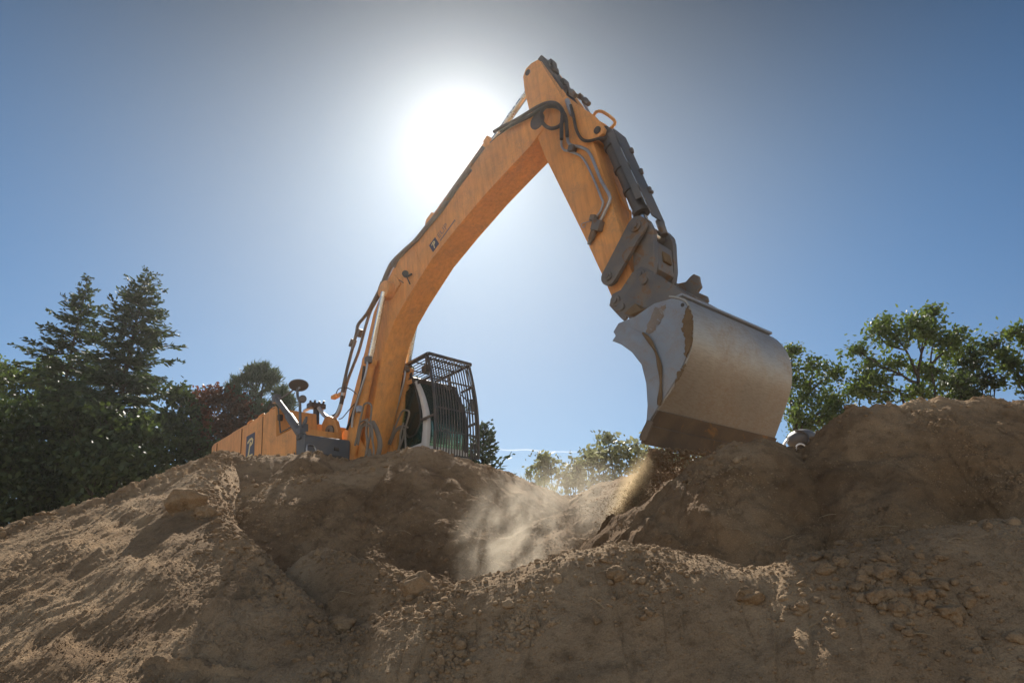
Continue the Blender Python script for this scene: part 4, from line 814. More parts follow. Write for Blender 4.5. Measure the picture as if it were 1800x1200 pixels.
def px_per_m(Y): return FPX/(Y*1.02)
class Leaves:
    def __init__(s, seed): s.V = []; s.rng = np.random.default_rng(seed)
    def quads(s, c, a, b):
        """c centres (n,3), a and b half axes (n,3): pointed leaf quads"""
        s.V.append(np.stack([c-a, c-b*1.0+a*0.1, c+a, c+b*1.0+a*0.1], 1).reshape(-1, 3))
    def build(s, name, mat, parent):
        V = np.concatenate(s.V); F = np.arange(len(V)).reshape(-1, 4)
        return mesh_np(name, V, F, mat, parent)
def unit(v): return v/np.maximum(np.linalg.norm(v, axis=-1, keepdims=True), 1e-9)
def broad_tree(name, label, cat, Y, foot_px, lobes, mat, leaf=0.10, per=26, clump=15, seed=1, group=None, trunk_r=0.16, fork=None, needle=False, squash=0.75, foot_z=0.0):
    """lobes: (px, py, radius in photo px) at forward distance Y; each becomes a ragged cloud of leaf clumps"""
    rng = np.random.default_rng(seed); rnd = random.Random(seed); k = px_per_m(Y)
    foot = at(foot_px, 800, Y); foot.z = foot_z
    root = empty(name, foot); tag(root, label, cat, group)
    LB = [(at(x, y, Y)-foot + Vector((0, rnd.uniform(-1, 1)*r/k*1.1, 0)), r/k) for x, y, r in lobes]
    fk = (at(*fork, Y)-foot) if fork else Vector((0, 0, 0)).lerp(sum((c for c, _ in LB), Vector())/len(LB), 0.55)
    W = MB(); W.tube([(0, 0, -0.2), fk*0.5+Vector((0.05, 0.03, 0)), fk], lambda t: trunk_r*(1-0.45*t), 8, 3)
    lv = Leaves(seed)
    # a few main limbs, each forking towards the foliage it carries
    order = sorted(range(len(LB)), key=lambda q: math.atan2((LB[q][0]-fk).x, (LB[q][0]-fk).z)); hub = {}
    for g in range(0, len(order), 4):
        ids = order[g:g+4]; ctr = sum((LB[q][0] for q in ids), Vector())/len(ids); node = fk.lerp(ctr, rnd.uniform(0.40, 0.6))+Vector((rnd.uniform(-.12, .12), rnd.uniform(-.3, .3), rnd.uniform(-.15, .1)))*min(1, (ctr-fk).length)
        st = fk.lerp(Vector((0, 0, 0)), rnd.uniform(0, .35))
        W.tube([st, st.lerp(node, 0.5)+Vector((rnd.uniform(-.1, .1), rnd.uniform(-.1, .1), -.06))*min(1, (ctr-fk).length), node], lambda t: max(trunk_r*0.5*(1-0.45*t), 0.012), 6, 3)
        for q in ids: hub[q] = node
    for li, (c, r) in enumerate(LB):
        nd = hub[li]; mid = nd.lerp(c, 0.5)+Vector((rnd.uniform(-.35, .35)*r, rnd.uniform(-.35, .35)*r, rnd.uniform(-.3, .1)*r))
        W.tube([nd, mid, c], lambda t: max(trunk_r*0.26*(1-0.75*t), 0.010), 6, 3)
        n = max(5, int(per*(0.5+0.5*(r/0.7)**2)*(0.55 if needle else 1)))
        d = unit(rng.normal(size=(n, 3))); rad = r*rng.uniform(0.25, 1.12, (n, 1))**0.75
        cc = np.array(c)+d*rad*np.array([1, 1, squash])
        for q in cc[::3]: W.tube([c, Vector(q).lerp(c, 0.4)+Vector((0, 0, 0.05*r)), q], lambda t: 0.012*(1-0.6*t), 4, 0)
        m = clump; s_ = leaf*rng.uniform(0.6, 1.25, (n*m, 1))
        spread = rng.uniform(0.06, 0.12, (n, 1)) if needle else rng.uniform(0.10, 0.30, (n, 1))*min(1.0, 0.5+r)
        P = np.repeat(cc, m, 0) + rng.normal(size=(n*m, 3))*np.repeat(spread, m, 0)*np.array([1, 1, 0.65])
        if needle:
            a = unit(rng.normal(size=(n*m, 3))*0.6+np.array([0, 0, 0.9])+0.5*np.repeat(d, m, 0))*s_*1.6; b = unit(np.cross(a, rng.normal(size=(n*m, 3))))*s_*0.17
        else:
            a = unit(rng.normal(size=(n*m, 3))+np.array([0, 0, -0.25]))*s_; b = unit(np.cross(a, rng.normal(size=(n*m, 3))))*s_*0.55
        lv.quads(P, a, b)
    W.build('trunk', M_BARK, root); lv.build('crown', mat, root); return root
def conifer(name, label, Y, top_px, foot_px, prof, mat, seed=1, group=None, rise=0.25, dens=1.0, trunk_r=0.17, foot_z=0.0, lean=(0, 0)):
    """prof: (fraction of the height from the top, branch length in metres)"""
    rnd = random.Random(seed); rng = np.random.default_rng(seed)
    top = at(*top_px, Y); foot = at(foot_px, 800, Y); foot.z = foot_z; H = top-foot
    root = empty(name, foot); tag(root, label, 'tree', group)
    W = MB(); W.tube([(0, 0, -0.2), H*0.35+Vector((0.06, 0, 0)), H*0.7+Vector((-0.05, 0, 0)), H], lambda t: max(trunk_r*(1-t), 0.012), 8, 4)
    lv = Leaves(seed); ts = [p[0] for p in prof]; rs = [p[1] for p in prof]; h = H.length; t = 0.012; C, A, B = [], [], []
    while t < 0.97:
        Lr = float(np.interp(t, ts, rs)); nb = max(3, int((4 if t < .08 else 6)*dens)); off = rnd.uniform(0, 6.28)
        for i in range(nb):
            az = off+2*math.pi*i/nb+rnd.uniform(-.35, .35); L = Lr*rnd.uniform(0.45, 1.15)*(1 if rnd.random() > .15 else 0.55)
            el0 = rise+0.55*max(0, 0.25-t)*2+rnd.uniform(-.12, .12)
            dh = Vector((math.cos(az), math.sin(az), 0)); o = H*(1-t)+Vector((0, 0, rnd.uniform(-.02, .02)*h))
            pts = []
            for j in range(6):
                u = j/5; pts.append(o+dh*(L*u)+Vector((0, 0, L*(math.tan(el0)*u - (0.42-rise*0.5)*u*u*min(1, t*2.5)+0.20*u**3))))
            W.tube([pts[0], pts[2], pts[5]], lambda q: max(0.030*(1-q)*min(1, L), 0.006), 4, 0)
            ns = max(5, int(L/0.075*dens))
            for j in range(ns):
                u = 0.12+0.88*(j+rnd.random())/ns; k_ = min(int(u*5), 4); p_ = pts[k_].lerp(pts[k_+1], u*5-k_); d = (pts[k_+1]-pts[k_]).normalized()
                side = d.cross(Vector((0, 0, 1))).normalized()*rnd.choice((-1, 1)); tl = (0.11+0.30*min(1, L)*(1.02-u)**0.6)*rnd.uniform(.7, 1.3)
                dr = (d*rnd.uniform(.5, .9)+side*rnd.uniform(.3, .9)+Vector((0, 0, rnd.uniform(-.38, .12)))).normalized()
                for v_ in range(2):
                    pc = p_+dr*tl*(0.45+0.35*v_)+Vector((rnd.gauss(0, .03), rnd.gauss(0, .03), rnd.gauss(0, .03)))
                    ax_ = (dr+Vector((rnd.gauss(0, .35), rnd.gauss(0, .35), rnd.gauss(0, .25)))).normalized()
                    w_ = ax_.cross(Vector((rnd.gauss(0, 1), rnd.gauss(0, 1), rnd.gauss(0, 1)))).normalized()
                    C.append(pc); A.append(ax_*tl*0.55); B.append(w_*rnd.uniform(.028, .055))
        t += rnd.uniform(0.018, 0.03)*(1.0 if t > 0.1 else 0.8)/max(0.7, dens)*(h/11)**-0.3
    lv.quads(np.array(C), np.array(A), np.array(B))
    W.build('trunk', M_BARK, root); lv.build('crown', mat, root); return root

GT = 'trees behind the sand heaps'
conifer('fir_tree', 'tall thin airy fir, left one of the two spires', 26, (155, 484), 112, [(0, .08), (.1, .75), (.2, 1.4), (.27, 2.3), (.4, 2.2), (.6, 2.8), (1, 3.3)], M_FIR, 3, GT, rise=0.12, dens=1.2)
conifer('fir_tree', 'tall bushy fir with broad tiers of branches reaching right towards the reddish tree', 24, (258, 484), 205, [(0, .08), (.07, .85), (.2, 1.6), (.3, 1.9), (.42, 2.9), (.55, 3.1), (1, 3.5)], M_FIR, 5, GT, rise=0.10, dens=1.35, trunk_r=.22)
broad_tree('leafy_tree', 'light green leafy tree at the left edge behind the dark evergreens', 'tree', 32, 40, [(8, 655, 34), (38, 685, 40), (62, 664, 28), (112, 650, 24), (72, 720, 45), (18, 740, 42), (-40, 700, 50), (100, 690, 30)], M_LEAF, 0.14, 30, 16, 7, GT)
broad_tree('evergreen_tree', 'dark bushy evergreen filling the left edge above the heap', 'tree', 22, 60, [(55, 755, 55), (115, 735, 52), (35, 830, 62), (105, 815, 62), (25, 905, 55), (85, 880, 50), (-40, 820, 70), (0, 780, 50)], M_DARKLEAF, 0.12, 34, 18, 8, GT)
broad_tree('evergreen_tree', 'dark dense evergreen in front of the two tall firs', 'tree', 21, 205, [(200, 755, 50), (255, 775, 52), (205, 835, 60), (150, 870, 58), (275, 835, 48), (165, 790, 45), (230, 880, 50), (150, 735, 35)], M_DARKLEAF, 0.12, 34, 18, 9, GT)
broad_tree('leafy_tree', 'low mixed green tree left of the reddish tree and behind the heap crest', 'tree', 23, 330, [(318, 735, 34), (345, 790, 38), (305, 825, 42), (362, 830, 32), (330, 770, 34), (300, 690, 26), (330, 850, 30)], M_DARKLEAF, 0.11, 40, 17, 10, GT)
broad_tree('copper_beech', 'dark reddish purple tree between the firs and the small pine', 'tree', 24, 385, [(374, 697, 22), (400, 712, 28), (358, 735, 30), (395, 752, 34), (343, 716, 18), (424, 748, 28), (378, 788, 36), (410, 785, 30), (425, 715, 14)], M_PURPLE, 0.10, 40, 17, 11, GT)
broad_tree('pine_tree', 'small pine with upright bushy shoots right behind the round mirror', 'tree', 25, 462, [(455, 648, 13), (440, 658, 11), (470, 656, 11), (428, 672, 13), (483, 668, 12), (414, 692, 11), (455, 680, 20), (492, 690, 12), (405, 680, 7), (505, 706, 10), (450, 710, 24), (478, 712, 20), (425, 715, 18), (505, 730, 14), (460, 745, 28), (430, 760, 24), (495, 755, 18)], M_PINE, 0.14, 30, 40, 12, GT, 0.14, (458, 690), True, 1.0)
conifer('fir_tree', 'dark fir seen through the bars of the cab guard', 20, (782, 688), 786, [(0, .08), (.12, .6), (.3, 1.0), (.5, 1.5), (1, 1.9)], M_FIR, 14, GT, rise=0.40, dens=1.3)
conifer('fir_tree', 'low fir with pointed upswept branches just right of the cab', 19, (851, 748), 846, [(0, .06), (.1, .40), (.25, .75), (.5, 1.2), (1, 1.4)], M_FIR, 15, GT, rise=0.62, dens=1.15, trunk_r=.1)
conifer('fir_tree', 'thin conifer tip peeping out between boom and cab', 24, (712, 612), 712, [(0, .06), (.1, .35), (.3, .7), (1, 1.3)], M_FIR, 16, GT, rise=0.2, dens=1.1)
GS = 'dusty shrubs beyond the gap between the heaps'
broad_tree('sapling', 'thin two stemmed sapling left of the dusty shrubs', 'sapling', 15, 960, [(953, 806, 7), (950, 818, 8), (967, 812, 8), (968, 826, 9), (957, 835, 10), (948, 846, 9)], M_PALE, 0.065, 16, 10, 21, GS, 0.03)
broad_tree('shrub', 'low dusty shrub left of the taller pale shrub in the gap', 'shrub', 15, 1005, [(996, 835, 14), (1012, 822, 16), (1030, 812, 14), (1025, 838, 18), (1002, 852, 15), (1040, 850, 16)], M_PALE, 0.075, 22, 11, 22, GS, 0.05)
broad_tree('shrub', 'tallest pale dusty shrub left of the falling soil', 'shrub', 15.5, 1078, [(1069, 767, 8), (1055, 795, 16), (1078, 787, 18), (1100, 793, 18), (1060, 820, 20), (1092, 822, 22), (1122, 800, 16), (1118, 825, 18), (1075, 845, 18), (1040, 800, 10)], M_PALE, 0.075, 22, 11, 23, GS, 0.06)
broad_tree('shrub', 'pale dusty shrub seen under the bucket lip', 'shrub', 16, 1180, [(1150, 800, 16), (1172, 806, 18), (1198, 806, 18), (1222, 812, 18), (1160, 825, 20), (1200, 830, 20), (1240, 822, 18)], M_PALE, 0.075, 24, 12, 24, GS, 0.05)
broad_tree('locust_tree', 'green locust tree directly behind the right end of the bucket', 'tree', 22, 1398, [(1391, 618, 12), (1386, 640, 14), (1402, 664, 22), (1425, 650, 20), (1440, 676, 26), (1412, 702, 26), (1460, 660, 18), (1477, 690, 26), (1388, 735, 22), (1440, 740, 26), (1480, 730, 24), (1456, 714, 24), (1500, 686, 14), (1415, 755, 18)], M_LEAF, 0.085, 34, 14, 25, GT, 0.13, (1396, 740))
broad_tree('locust_tree', 'wide sunlit locust tree with an open crown above the right heap', 'tree', 20, 1625, [(1508, 612, 11), (1535, 590, 22), (1562, 602, 25), (1556, 566, 12), (1590, 576, 22), (1625, 562, 20), (1642, 545, 11), (1612, 592, 24), (1650, 590, 25), (1685, 588, 19), (1668, 612, 22), (1540, 632, 19), (1530, 657, 14), (1575, 640, 16), (1620, 645, 20), (1652, 650, 24), (1560, 690, 16), (1600, 690, 16), (1640, 690, 18), (1520, 690, 14), (1540, 672, 12)], M_LEAF, 0.085, 34, 14, 26, GT, 0.13, (1614, 672))
broad_tree('locust_tree', 'darker dense locust tree crowding the right side of the open crowned one', 'tree', 21, 1705, [(1692, 620, 26), (1722, 630, 24), (1700, 660, 28), (1732, 668, 24), (1668, 680, 24), (1716, 695, 26), (1742, 610, 16), (1690, 700, 22)], M_DARKLEAF, 0.09, 36, 15, 27, GT, 0.14)
broad_tree('locust_tree', 'locust tree cut by the right edge of the view', 'tree', 19, 1800, [(1780, 590, 18), (1797, 602, 20), (1762, 622, 12), (1786, 650, 20), (1802, 680, 24), (1835, 620, 40), (1774, 640, 10), (1840, 690, 36)], M_LEAF, 0.09, 28, 14, 28, GT, 0.13)
# reed grass on the crest of the back heap, by the gap
def reeds():
    rng = np.random.default_rng(5); n = 520; lv = Leaves(6)
    px = rng.normal(935, 26, n); Y = rng.uniform(10.4, 12.0, n)
    P = np.array([at(x, 800, y) for x, y in zip(px, Y)]); H, D, K = heap_height(P[:, 0], P[:, 1], False); P[:, 2] = np.maximum(H, 0)
    zt = np.array([at(x, 838+abs(x-930)*0.35, y).z for x, y in zip(px, Y)])
    hgt = np.clip(zt-P[:, 2], 0.15, 1.4)*rng.uniform(0.75, 1.12, n)
    a = np.stack([rng.normal(0, .10, n), rng.normal(0, .10, n), hgt*0.5], -1); b = np.stack([rng.normal(0, 1, n), rng.normal(0, 1, n), np.zeros(n)], -1)
    lv.quads(P+a, a, unit(b)*0.011)
    m = 60; c = np.array([at(930, 832, 11.0)])+rng.normal(size=(m, 3))*[.035, .05, .05]; lv.quads(c, unit(rng.normal(size=(m, 3)))*.06, unit(rng.normal(size=(m, 3)))*.02)
    o = lv.build('reed_grass', M_GRASS, None); tag(o, 'pale reed grass growing on the crest left of the dusty shrubs', 'grass', kind='stuff')
reeds()

# ------------------------------------------------------------------ grey machine part behind the right heap
def grey_machine():
    Y = 11.0; c = at(1418, 780, Y); root = empty('machine_drum', c); k = 1/px_per_m(Y)
    tag(root, 'dark grey bulging machine drum with a pale hose loop, half hidden behind the right heap', 'machine part')
    def P(x, y, dy=0.0): return at(x, y, Y+dy)-c
    m = MB(); V = []
    for (x, y, rx, ry) in ((1409, 772, 24, 17), (1432, 779, 24, 19)):
        ctr = P(x, y); n = 18
        rows = [[ctr+Vector((rx*k*math.sin(math.pi*i/n)*math.cos(2*math.pi*j/28), 0.30*math.sin(math.pi*i/n)*math.sin(2*math.pi*j/28), ry*k*math.cos(math.pi*i/n)*1.0)) for j in range(29)] for i in range(n+1)]
        m.grid(rows)
    bmesh.ops.remove_doubles(m.bm, verts=m.bm.verts[:], dist=1e-4); bmesh.ops.recalc_face_normals(m.bm, faces=m.bm.faces[:])
    m.build('drum', M_GREY, root, 1.2)
    MB().tube([P(1398, 757, -.25), P(1409, 758, -.31), P(1418, 763, -.33), P(1422, 772, -.34), P(1421, 782, -.33), P(1416, 792, -.30)], 0.022, 7, 3).build('seam_band', M_DARK, root)
    MB().cyl(P(1436, 766, -.2), P(1454, 773, -.2), 0.045, seg=18).build('outlet_pipe', M_GREY, root)
    MB().torus(P(1408, 789, -.34), (0.15, 1, 0.1), 0.085, 0.014).build('hose_loop', M_WHITE, root)
    MB().bar(P(1384, 772, -.1), P(1377, 783, -.1), 0.05, 0.04).build('stay', M_WHITE, root)
    MB().cyl(P(1440, 775, -.25), P(1446, 781, -.25), 0.02).cyl(P(1418, 830), P(1418, 790), 0.12).build('stand', M_GREY, root)
grey_machine()
# ------------------------------------------------------------------ vapour trails high in the sky
def contrail(name, pts, Y, w, label, dens):
    m, nt, N, Lk = new_mat('vapour'); o = N('ShaderNodeOutputMaterial'); t = N('ShaderNodeBsdfTransparent'); d = N('ShaderNodeBsdfTranslucent'); d.inputs[0].default_value = (1, 1, 1, 1)
    x = N('ShaderNodeMixShader'); x.inputs[0].default_value = dens; Lk(t.outputs[0], x.inputs[1]); Lk(d.outputs[0], x.inputs[2]); Lk(x.outputs[0], o.inputs[0])
    P = [at(a, b_, Y) for a, b_ in pts]
    ob = MB().tube(P, lambda u: w*(0.35+0.65*math.sin(math.pi*min(1, u*0.9+.05))), 10, 4).build(name, m); tag(ob, label, 'vapour trail')
contrail('contrail', [(868, 788), (895, 791), (925, 790), (960, 793), (1015, 794)], 9000, 11, 'thin white vapour trail low in the sky above the gap between the heaps', 0.10)
contrail('contrail', [(1240, 0), (1275, 45), (1310, 95), (1345, 140)], 14000, 40, 'faint slanting vapour trail high in the sky right of the boom tip', 0.006)
# ------------------------------------------------------------------ clods, crumbs, falling soil, dust
def sight(px, py, y0=2.6, y1=12.0):
    """where the sight line of a photo pixel meets the heaps"""
    Y = np.linspace(y0, y1, 1900); a = at(px, py, 1.0); X = a.x*Y; Z = EYE+(a.z-EYE)*Y
    H, D, K = heap_height(X, Y); i = int(np.argmax(H >= Z))
    return Vector((X[i], Y[i], H[i]))
def ico(sub):
    bm = bmesh.new(); bmesh.ops.create_icosphere(bm, subdivisions=sub, radius=1.0)
    V = np.array([v.co[:] for v in bm.verts]); F = np.array([[v.index for v in f.verts] for f in bm.faces]); bm.free(); return V, F
ICO = {k: ico(k) for k in (1, 2, 3, 4)}
def rough_ball(sub, seed, amp=0.25):
    V, F = ICO[sub]; rng = np.random.default_rng(seed); o = rng.uniform(0, 50, 6)
    n = 0
    for k, (f, a) in enumerate(((1.1, 1.0), (2.3, 0.7), (5.0, 0.45), (11., 0.28), (23., .16))):
        if sub < 3 and k > 1: break
        n = n + a*(perlin(V[:, 0]*f+o[0], V[:, 1]*f+V[:, 2]*f*0.7+o[1], seed+k) + perlin(V[:, 1]*f+o[2], V[:, 2]*f-V[:, 0]*f*0.6+o[3], seed+9+k))*0.5
    W = V*(1+amp*n[:, None]*1.6)
    for _ in range(3):                      # a few flattened faces, as broken lumps have
        d = unit(rng.normal(size=3)); h = W@d; W = W-np.maximum(h-rng.uniform(.55, .85), 0)[:, None]*d*0.85
    return W, F
def scatter(name, P, S, sub, seed, label, mat=M_SAND, sink=0.35, flat=(0.65, 1.0)):
    rng = np.random.default_rng(seed); n = len(P); VV, FF, base = [], [], 0
    kinds = [rough_ball(sub, seed*10+k) for k in range(7)]; pick = rng.integers(0, 7, n)
    for k in range(7):
        I = np.where(pick == k)[0]
        if not len(I): continue
        W, F = kinds[k]; q = rng.uniform(0, 2*math.pi, len(I)); c, s = np.cos(q), np.sin(q); fl = rng.uniform(*flat, len(I)); sx = rng.uniform(.8, 1.25, len(I))
        X = W[None, :, 0]*sx[:, None]; Y = W[None, :, 1]; Z = W[None, :, 2]*fl[:, None]
        x = (X*c[:, None]-Y*s[:, None])*S[I, None]+P[I, 0, None]; y = (X*s[:, None]+Y*c[:, None])*S[I, None]+P[I, 1, None]; z = Z*S[I, None]+P[I, 2, None]+(1-2*sink)*0.5*S[I, None]
        VV.append(np.stack([x, y, z], -1).reshape(-1, 3)); m = len(W)
        FF.append((F[None]+(np.arange(len(I))*m)[:, None, None]+base).reshape(-1, 3)); base += m*len(I)
    o = mesh_np(name, np.concatenate(VV), np.concatenate(FF), mat, smooth=True); tag(o, label, 'soil', kind='stuff'); return o
def crumbs():
    rng = np.random.default_rng(17)
    # along the crests
    P = []
    for nm, n in (('front', 380), ('right', 500), ('rim', 420), ('bench', 600), ('left', 1300), ('left_far', 700), ('spur', 420), ('mid', 200)):
        Q = [at(*p) for p in CRESTS[nm][0]]; L = np.array([0]+[(b-a).length for a, b in zip(Q[:-1], Q[1:])]).cumsum()
        t = rng.uniform(0, L[-1], n); t = t+0.12*np.sin(t*9); A = np.array(Q)
        P.append(np.stack([np.interp(t, L, A[:, 0])+rng.normal(0, .11, n), np.interp(t, L, A[:, 1])+rng.normal(0, .13, n)], -1))
    P1 = np.concatenate(P)
    # rubble bands on the slopes and at the foot of the pit wall
    n = 60000; Y = rng.uniform(3.2, 9.5, n); X = Y*rng.uniform(-1.0, 1.0, n)*0.92
    m = smooth01(0.15, 0.75, fbm(X*1.15, Y*1.15, 3, 77)); pit = ((X > -2.1) & (X < 1.0) & (Y > 5.0) & (Y < 7.6))*0.75
    keep = rng.uniform(0, 1, n) < np.maximum(m*0.5*np.where(X < -1.6, 0.35, 1), pit*0.35*smooth01(-.3, .5, fbm(X*2, Y*2, 2, 8)))*np.clip(5/Y, .3, 1.2); P2 = np.stack([X[keep], Y[keep]], -1)[:11000]
    # sprays of crumbs seen on the front heap
    P3 = []
    for px, py, sx, sy, k in ((775, 1110, 22, 26, 170), (800, 1150, 16, 22, 130), (925, 1075, 26, 18, 170), (905, 1100, 20, 14, 80), (1120, 1010, 40, 30, 120), (1160, 1010, 30, 20, 120), (460, 905, 40, 25, 260), (430, 940, 30, 30, 220), (385, 880, 25, 25, 150), (700, 1040, 60, 30, 150), (860, 985, 60, 30, 220)):
        c = sight(px, py); r = c.y/FPX*1.0
        P3.append(np.stack([c.x+rng.normal(0, sx*r*1.1, k), c.y+rng.normal(0, sy*r*1.6, k)], -1))
    P3 = np.concatenate(P3)
    # big rubble on the shaded right foreground
    P4 = []
    for px, py, sx, sy, k in ((1460, 1020, 50, 22, 55), (1530, 1040, 60, 26, 65), (1620, 1060, 60, 35, 70), (1690, 1110, 60, 40, 55), (1400, 1060, 60, 40, 30), (1560, 1000, 60, 20, 60)):
        c = sight(px, py); r = c.y/FPX
        P4.append(np.stack([c.x+rng.normal(0, sx*r, k), c.y+rng.normal(0, sy*r*1.5, k)], -1))
    P4 = np.concatenate(P4)
    # fine grit everywhere in view
    n = 34000; Y = rng.uniform(2.6, 8.5, n); X = Y*rng.uniform(-.92, .92, n); P5 = np.stack([X, Y], -1)
    H, D, K = heap_height(P5[:, 0], P5[:, 1]); ok = H > 0.1; S5 = np.clip(rng.lognormal(-5.25, .38, n), .003, .013)
    scatter('soil_grit', np.stack([X, Y, H], -1)[ok], S5[ok], 1, 12, 'fine grit lying all over the sandy heaps')
    n = 26000; Y = rng.uniform(2.9, 5.4, n); X = Y*rng.uniform(-.92, .92, n); H, D, K = heap_height(X, Y); ok = H > 0.1
    scatter('soil_grit', np.stack([X, Y, H], -1)[ok], np.clip(rng.lognormal(-5.6, .35, n), .002, .008)[ok], 1, 13, 'finest grit on the slopes nearest the viewer')
    XY = np.concatenate([P1, P2, P3, P4]); S = np.concatenate([rng.lognormal(-4.35, .50, len(P1)), rng.lognormal(-4.8, .5, len(P2)), rng.lognormal(-4.2, .4, len(P3)), rng.lognormal(-4.05, .45, len(P4))])
    S = np.clip(S*0.82, .004, .038); H, D, K = heap_height(XY[:, 0], XY[:, 1]); P = np.stack([XY[:, 0], XY[:, 1], H], -1)
    ok = H > 0.05; P, S = P[ok], S[ok]; big = S > 0.026
    scatter('soil_crumbs', P[~big], S[~big], 2, 3, 'loose crumbs of sandy soil strewn over the heaps')
    scatter('soil_clods', P[big], S[big], 3, 4, 'larger broken clods of soil strewn over the heaps')
crumbs()
def lump(px, py, r, label, flat=0.7, sub=4, group=None, sink=0.32, seed=1, turn=0.0):
    c = sight(px, py); W, F = rough_ball(sub, seed, 0.30); ct, s_ = math.cos(turn), math.sin(turn)
    V = np.stack([(W[:, 0]*ct-W[:, 1]*s_)*r*1.15, (W[:, 0]*s_+W[:, 1]*ct)*r, W[:, 2]*r*flat], -1)
    o = mesh_np('soil_clod', V, F, M_SAND, smooth=True, loc=(c.x, c.y, c.z+r*flat*(1-2*sink)*0.6)); tag(o, label, 'clod', group); return o
lump(322, 892, 0.20, 'large smooth slab of packed soil on the left ridge below the excavator housing', 0.75, seed=3)
lump(365, 905, 0.10, 'dark angular clod beside the large slab on the left ridge', 0.7, seed=4)
lump(735, 1035, 0.10, 'big rounded lump at the end of the small spur inside the pit', 0.8, seed=5)
lump(598, 1105, 0.09, 'rounded clod at the bottom of the pit where left ridge and front heap meet', 0.8, seed=6)
lump(1085, 1015, 0.055, 'tall pale clod stuck below the crest of the front heap', 1.0, seed=7)
lump(1320, 1052, 0.07, 'smooth half buried clod on the front heap below its low saddle', 0.8, seed=8)
for k, (x, y, r) in enumerate(((1450, 1005, .07), (1475, 990, .06), (1538, 1052, .08), (1552, 1010, .075), (1600, 1020, .07), (1622, 1048, .08), (1668, 1080, .075), (1510, 1035, .06), (1580, 1075, .065), (1410, 1070, .055), (1655, 1030, .06), (1700, 1060, .07))):
    lump(x, y, r*0.72, 'rounded brown clod in the shaded rubble on the right front slope', 0.85, 4, 'clods in the shaded rubble', seed=20+k, turn=k)

def roots():
    """torn roots and straws sticking out of the dug soil"""
    rng = random.Random(4); W = MB(); mt = paint('dry_root', (0.30, 0.22, 0.13), 0.9, amount=0.4, scale=8)
    spots = [(872, 1030), (858, 1040), (1282, 905), (1290, 930), (1305, 880), (1470, 905), (1260, 870)] + [(rng.uniform(80, 1700), rng.uniform(900, 1150)) for _ in range(34)]
    for px, py in spots:
        c = sight(px, py); L = rng.uniform(.05, .16); a = rng.uniform(0, 6.28); d = Vector((math.cos(a), math.sin(a)*0.4-0.5, rng.uniform(-.2, .5))).normalized()
        e_ = Vector((rng.uniform(-.4, .4), rng.uniform(-.4, .1), rng.uniform(-.9, .1)))*L*0.5
        W.tube([c-d*0.02, c+d*L*0.4+e_*0.1, c+d*L*0.75+e_*0.5, c+d*L+e_], lambda t: 0.0042*(1-0.6*t), 5, 3)
    tag(W.build('torn_roots', mt), 'thin torn roots and straws sticking out of the soil', 'roots', kind='stuff')
roots()
def falling_soil():
    rng = np.random.default_rng(8); P, S = [], []
    def lipY(px): return 6.95+(px-1130)/115*0.55
    # curtain pouring off the bucket lip, drifting to the left as it falls
    n = 7000; u = rng.uniform(0, 1, n)**1.05; y = 790+u*168; lead = 1150-76*u; edge = np.minimum(1245, 1248-(y-806)*0.93)
    q = rng.beta(0.9, 1.5, n); x = lead+q*(edge-lead+8)
    Yd = 6.93+q*0.42-0.30*u+rng.normal(0, .08, n)
    P.append(np.array([at(a, b, c) for a, b, c in zip(x, y, Yd)])); S.append(rng.lognormal(-5.15, .5, n))
    # bright thin edge of the stream
    n = 9500; u = rng.uniform(0, 1, n)**0.85; x = 1148-76*u+rng.normal(0, 4+9*u, n)+2; y = 790+u*170
    P.append(np.array([at(a, b, 6.9-0.30*t+rng.normal(0, .05)) for a, b, t in zip(x, y, u)])); S.append(rng.lognormal(-5.35, .4, n))
    # scattered grains ahead of it
    n = 1500; u = rng.uniform(0, 1, n); x = 1110-70*u*rng.uniform(0, 1, n)-20+rng.normal(0, 16, n); y = 850+110*rng.uniform(0, 1, n)
    P.append(np.array([at(a, b, 6.7+rng.normal(0, .15)) for a, b in zip(x, y)])); S.append(rng.lognormal(-5.7, .35, n))
    # clumps still tumbling close to the lip
    n = 420; x = 1140+rng.beta(.9, 1.5, n)*100; y = 788+rng.beta(1, 2.2, n)*75
    P.append(np.array([at(a, b, lipY(a)+rng.normal(0, .10)) for a, b in zip(x, y)])); S.append(rng.lognormal(-4.25, .45, n))
    P = np.concatenate(P); S = np.clip(np.concatenate(S), .0022, .05)
    o = scatter('falling_soil', P, S, 1, 6, 'stream of soil pouring from the bucket lip into the pit', sink=0.5); 
falling_soil()

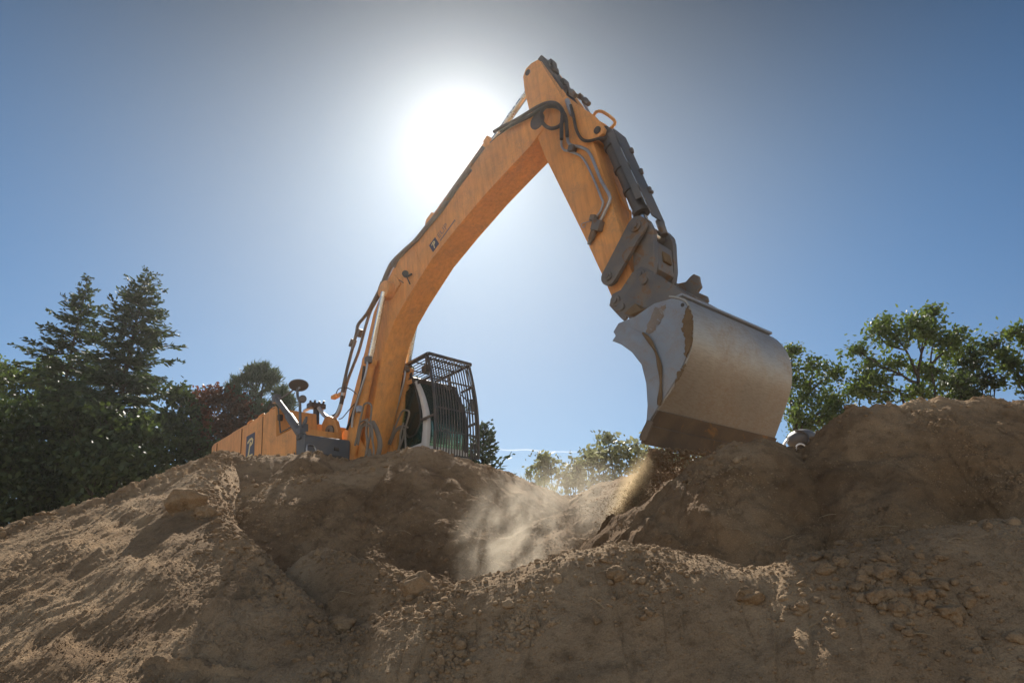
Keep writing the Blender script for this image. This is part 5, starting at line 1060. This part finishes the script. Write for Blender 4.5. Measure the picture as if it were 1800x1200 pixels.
def dust(name, label, c, rad, dens, seed, tilt=0.0, cut=0.46, scale=1.7, col=(0.93, 0.84, 0.70)):
    m, nt, N, Lk = new_mat('airborne_dust'); o = N('ShaderNodeOutputMaterial'); v = N('ShaderNodeVolumePrincipled'); Lk(v.outputs[0], o.inputs['Volume'])
    v.inputs['Color'].default_value = (*col, 1); v.inputs['Anisotropy'].default_value = 0.35
    tc = N('ShaderNodeTexCoord'); ln = N('ShaderNodeVectorMath'); ln.operation = 'LENGTH'; Lk(tc.outputs['Object'], ln.inputs[0])
    fo = N('ShaderNodeMapRange'); fo.interpolation_type = 'SMOOTHSTEP'; Lk(ln.outputs['Value'], fo.inputs['Value']); fo.inputs['From Min'].default_value = 1.0; fo.inputs['From Max'].default_value = 0.15
    mp_ = N('ShaderNodeMapping'); Lk(tc.outputs['Object'], mp_.inputs[0]); mp_.inputs['Location'].default_value = (seed*3.1, seed*1.7, 0); mp_.inputs['Scale'].default_value = (scale*rad[0]/0.6, scale, scale*rad[2]/0.6*0.6)
    n = noise(N, Lk, mp_.outputs[0], 1.25, 5, 0.58, 0.5); r = N('ShaderNodeMapRange'); Lk(n.outputs[0], r.inputs['Value']); r.inputs['From Min'].default_value = cut; r.inputs['From Max'].default_value = cut+0.26
    a = N('ShaderNodeMath'); a.operation = 'MULTIPLY'; Lk(fo.outputs[0], a.inputs[0]); Lk(r.outputs[0], a.inputs[1])
    b = N('ShaderNodeMath'); b.operation = 'MULTIPLY'; Lk(a.outputs[0], b.inputs[0]); b.inputs[1].default_value = dens; Lk(b.outputs[0], v.inputs['Density'])
    V, F = ICO[3]; ob = mesh_np(name, V, F, m, smooth=True); ob.location = c; ob.scale = rad; ob.rotation_euler = (0, tilt, 0)
    tag(ob, label, 'dust', kind='stuff'); return ob
dust('dust_cloud', 'pale plume of dust rising out of the pit', at(905, 945, 6.2), (0.66, 0.40, 0.80), 3.7, 3, 0.45, 0.46, 2.4)
dust('dust_cloud', 'thin veil of dust drifting from the falling soil across the back of the pit', at(1020, 875, 7.0), (0.95, 0.5, 0.55), 0.9, 5, 0.2, 0.36, 1.2)

dust('dust_cloud', 'warm dust hanging along the stream of falling soil', at(1105, 885, 6.70), (0.23, 0.18, 0.66), 7.0, 8, 0.46, 0.34, 3.0, (0.96, 0.76, 0.48))
def haze():
    m, nt, N, Lk = new_mat('glare_haze'); o = N('ShaderNodeOutputMaterial'); v = N('ShaderNodeVolumePrincipled'); Lk(v.outputs[0], o.inputs['Volume'])
    v.inputs['Color'].default_value = (0.97, 0.95, 0.92, 1); v.inputs['Density'].default_value = HAZE; v.inputs['Anisotropy'].default_value = 0.76  # added volume; its forward scatter imitates the flare veil over the boom
    MBX = MB().box((0, 0, 7.4), (840, 840, 17.2), 0); b = MBX.build('haze', m); tag(b, 'thin haze added for the glare veil round the sun', 'haze', kind='stuff'); b.display_type = 'WIRE'
HAZE = 0.0005
haze()
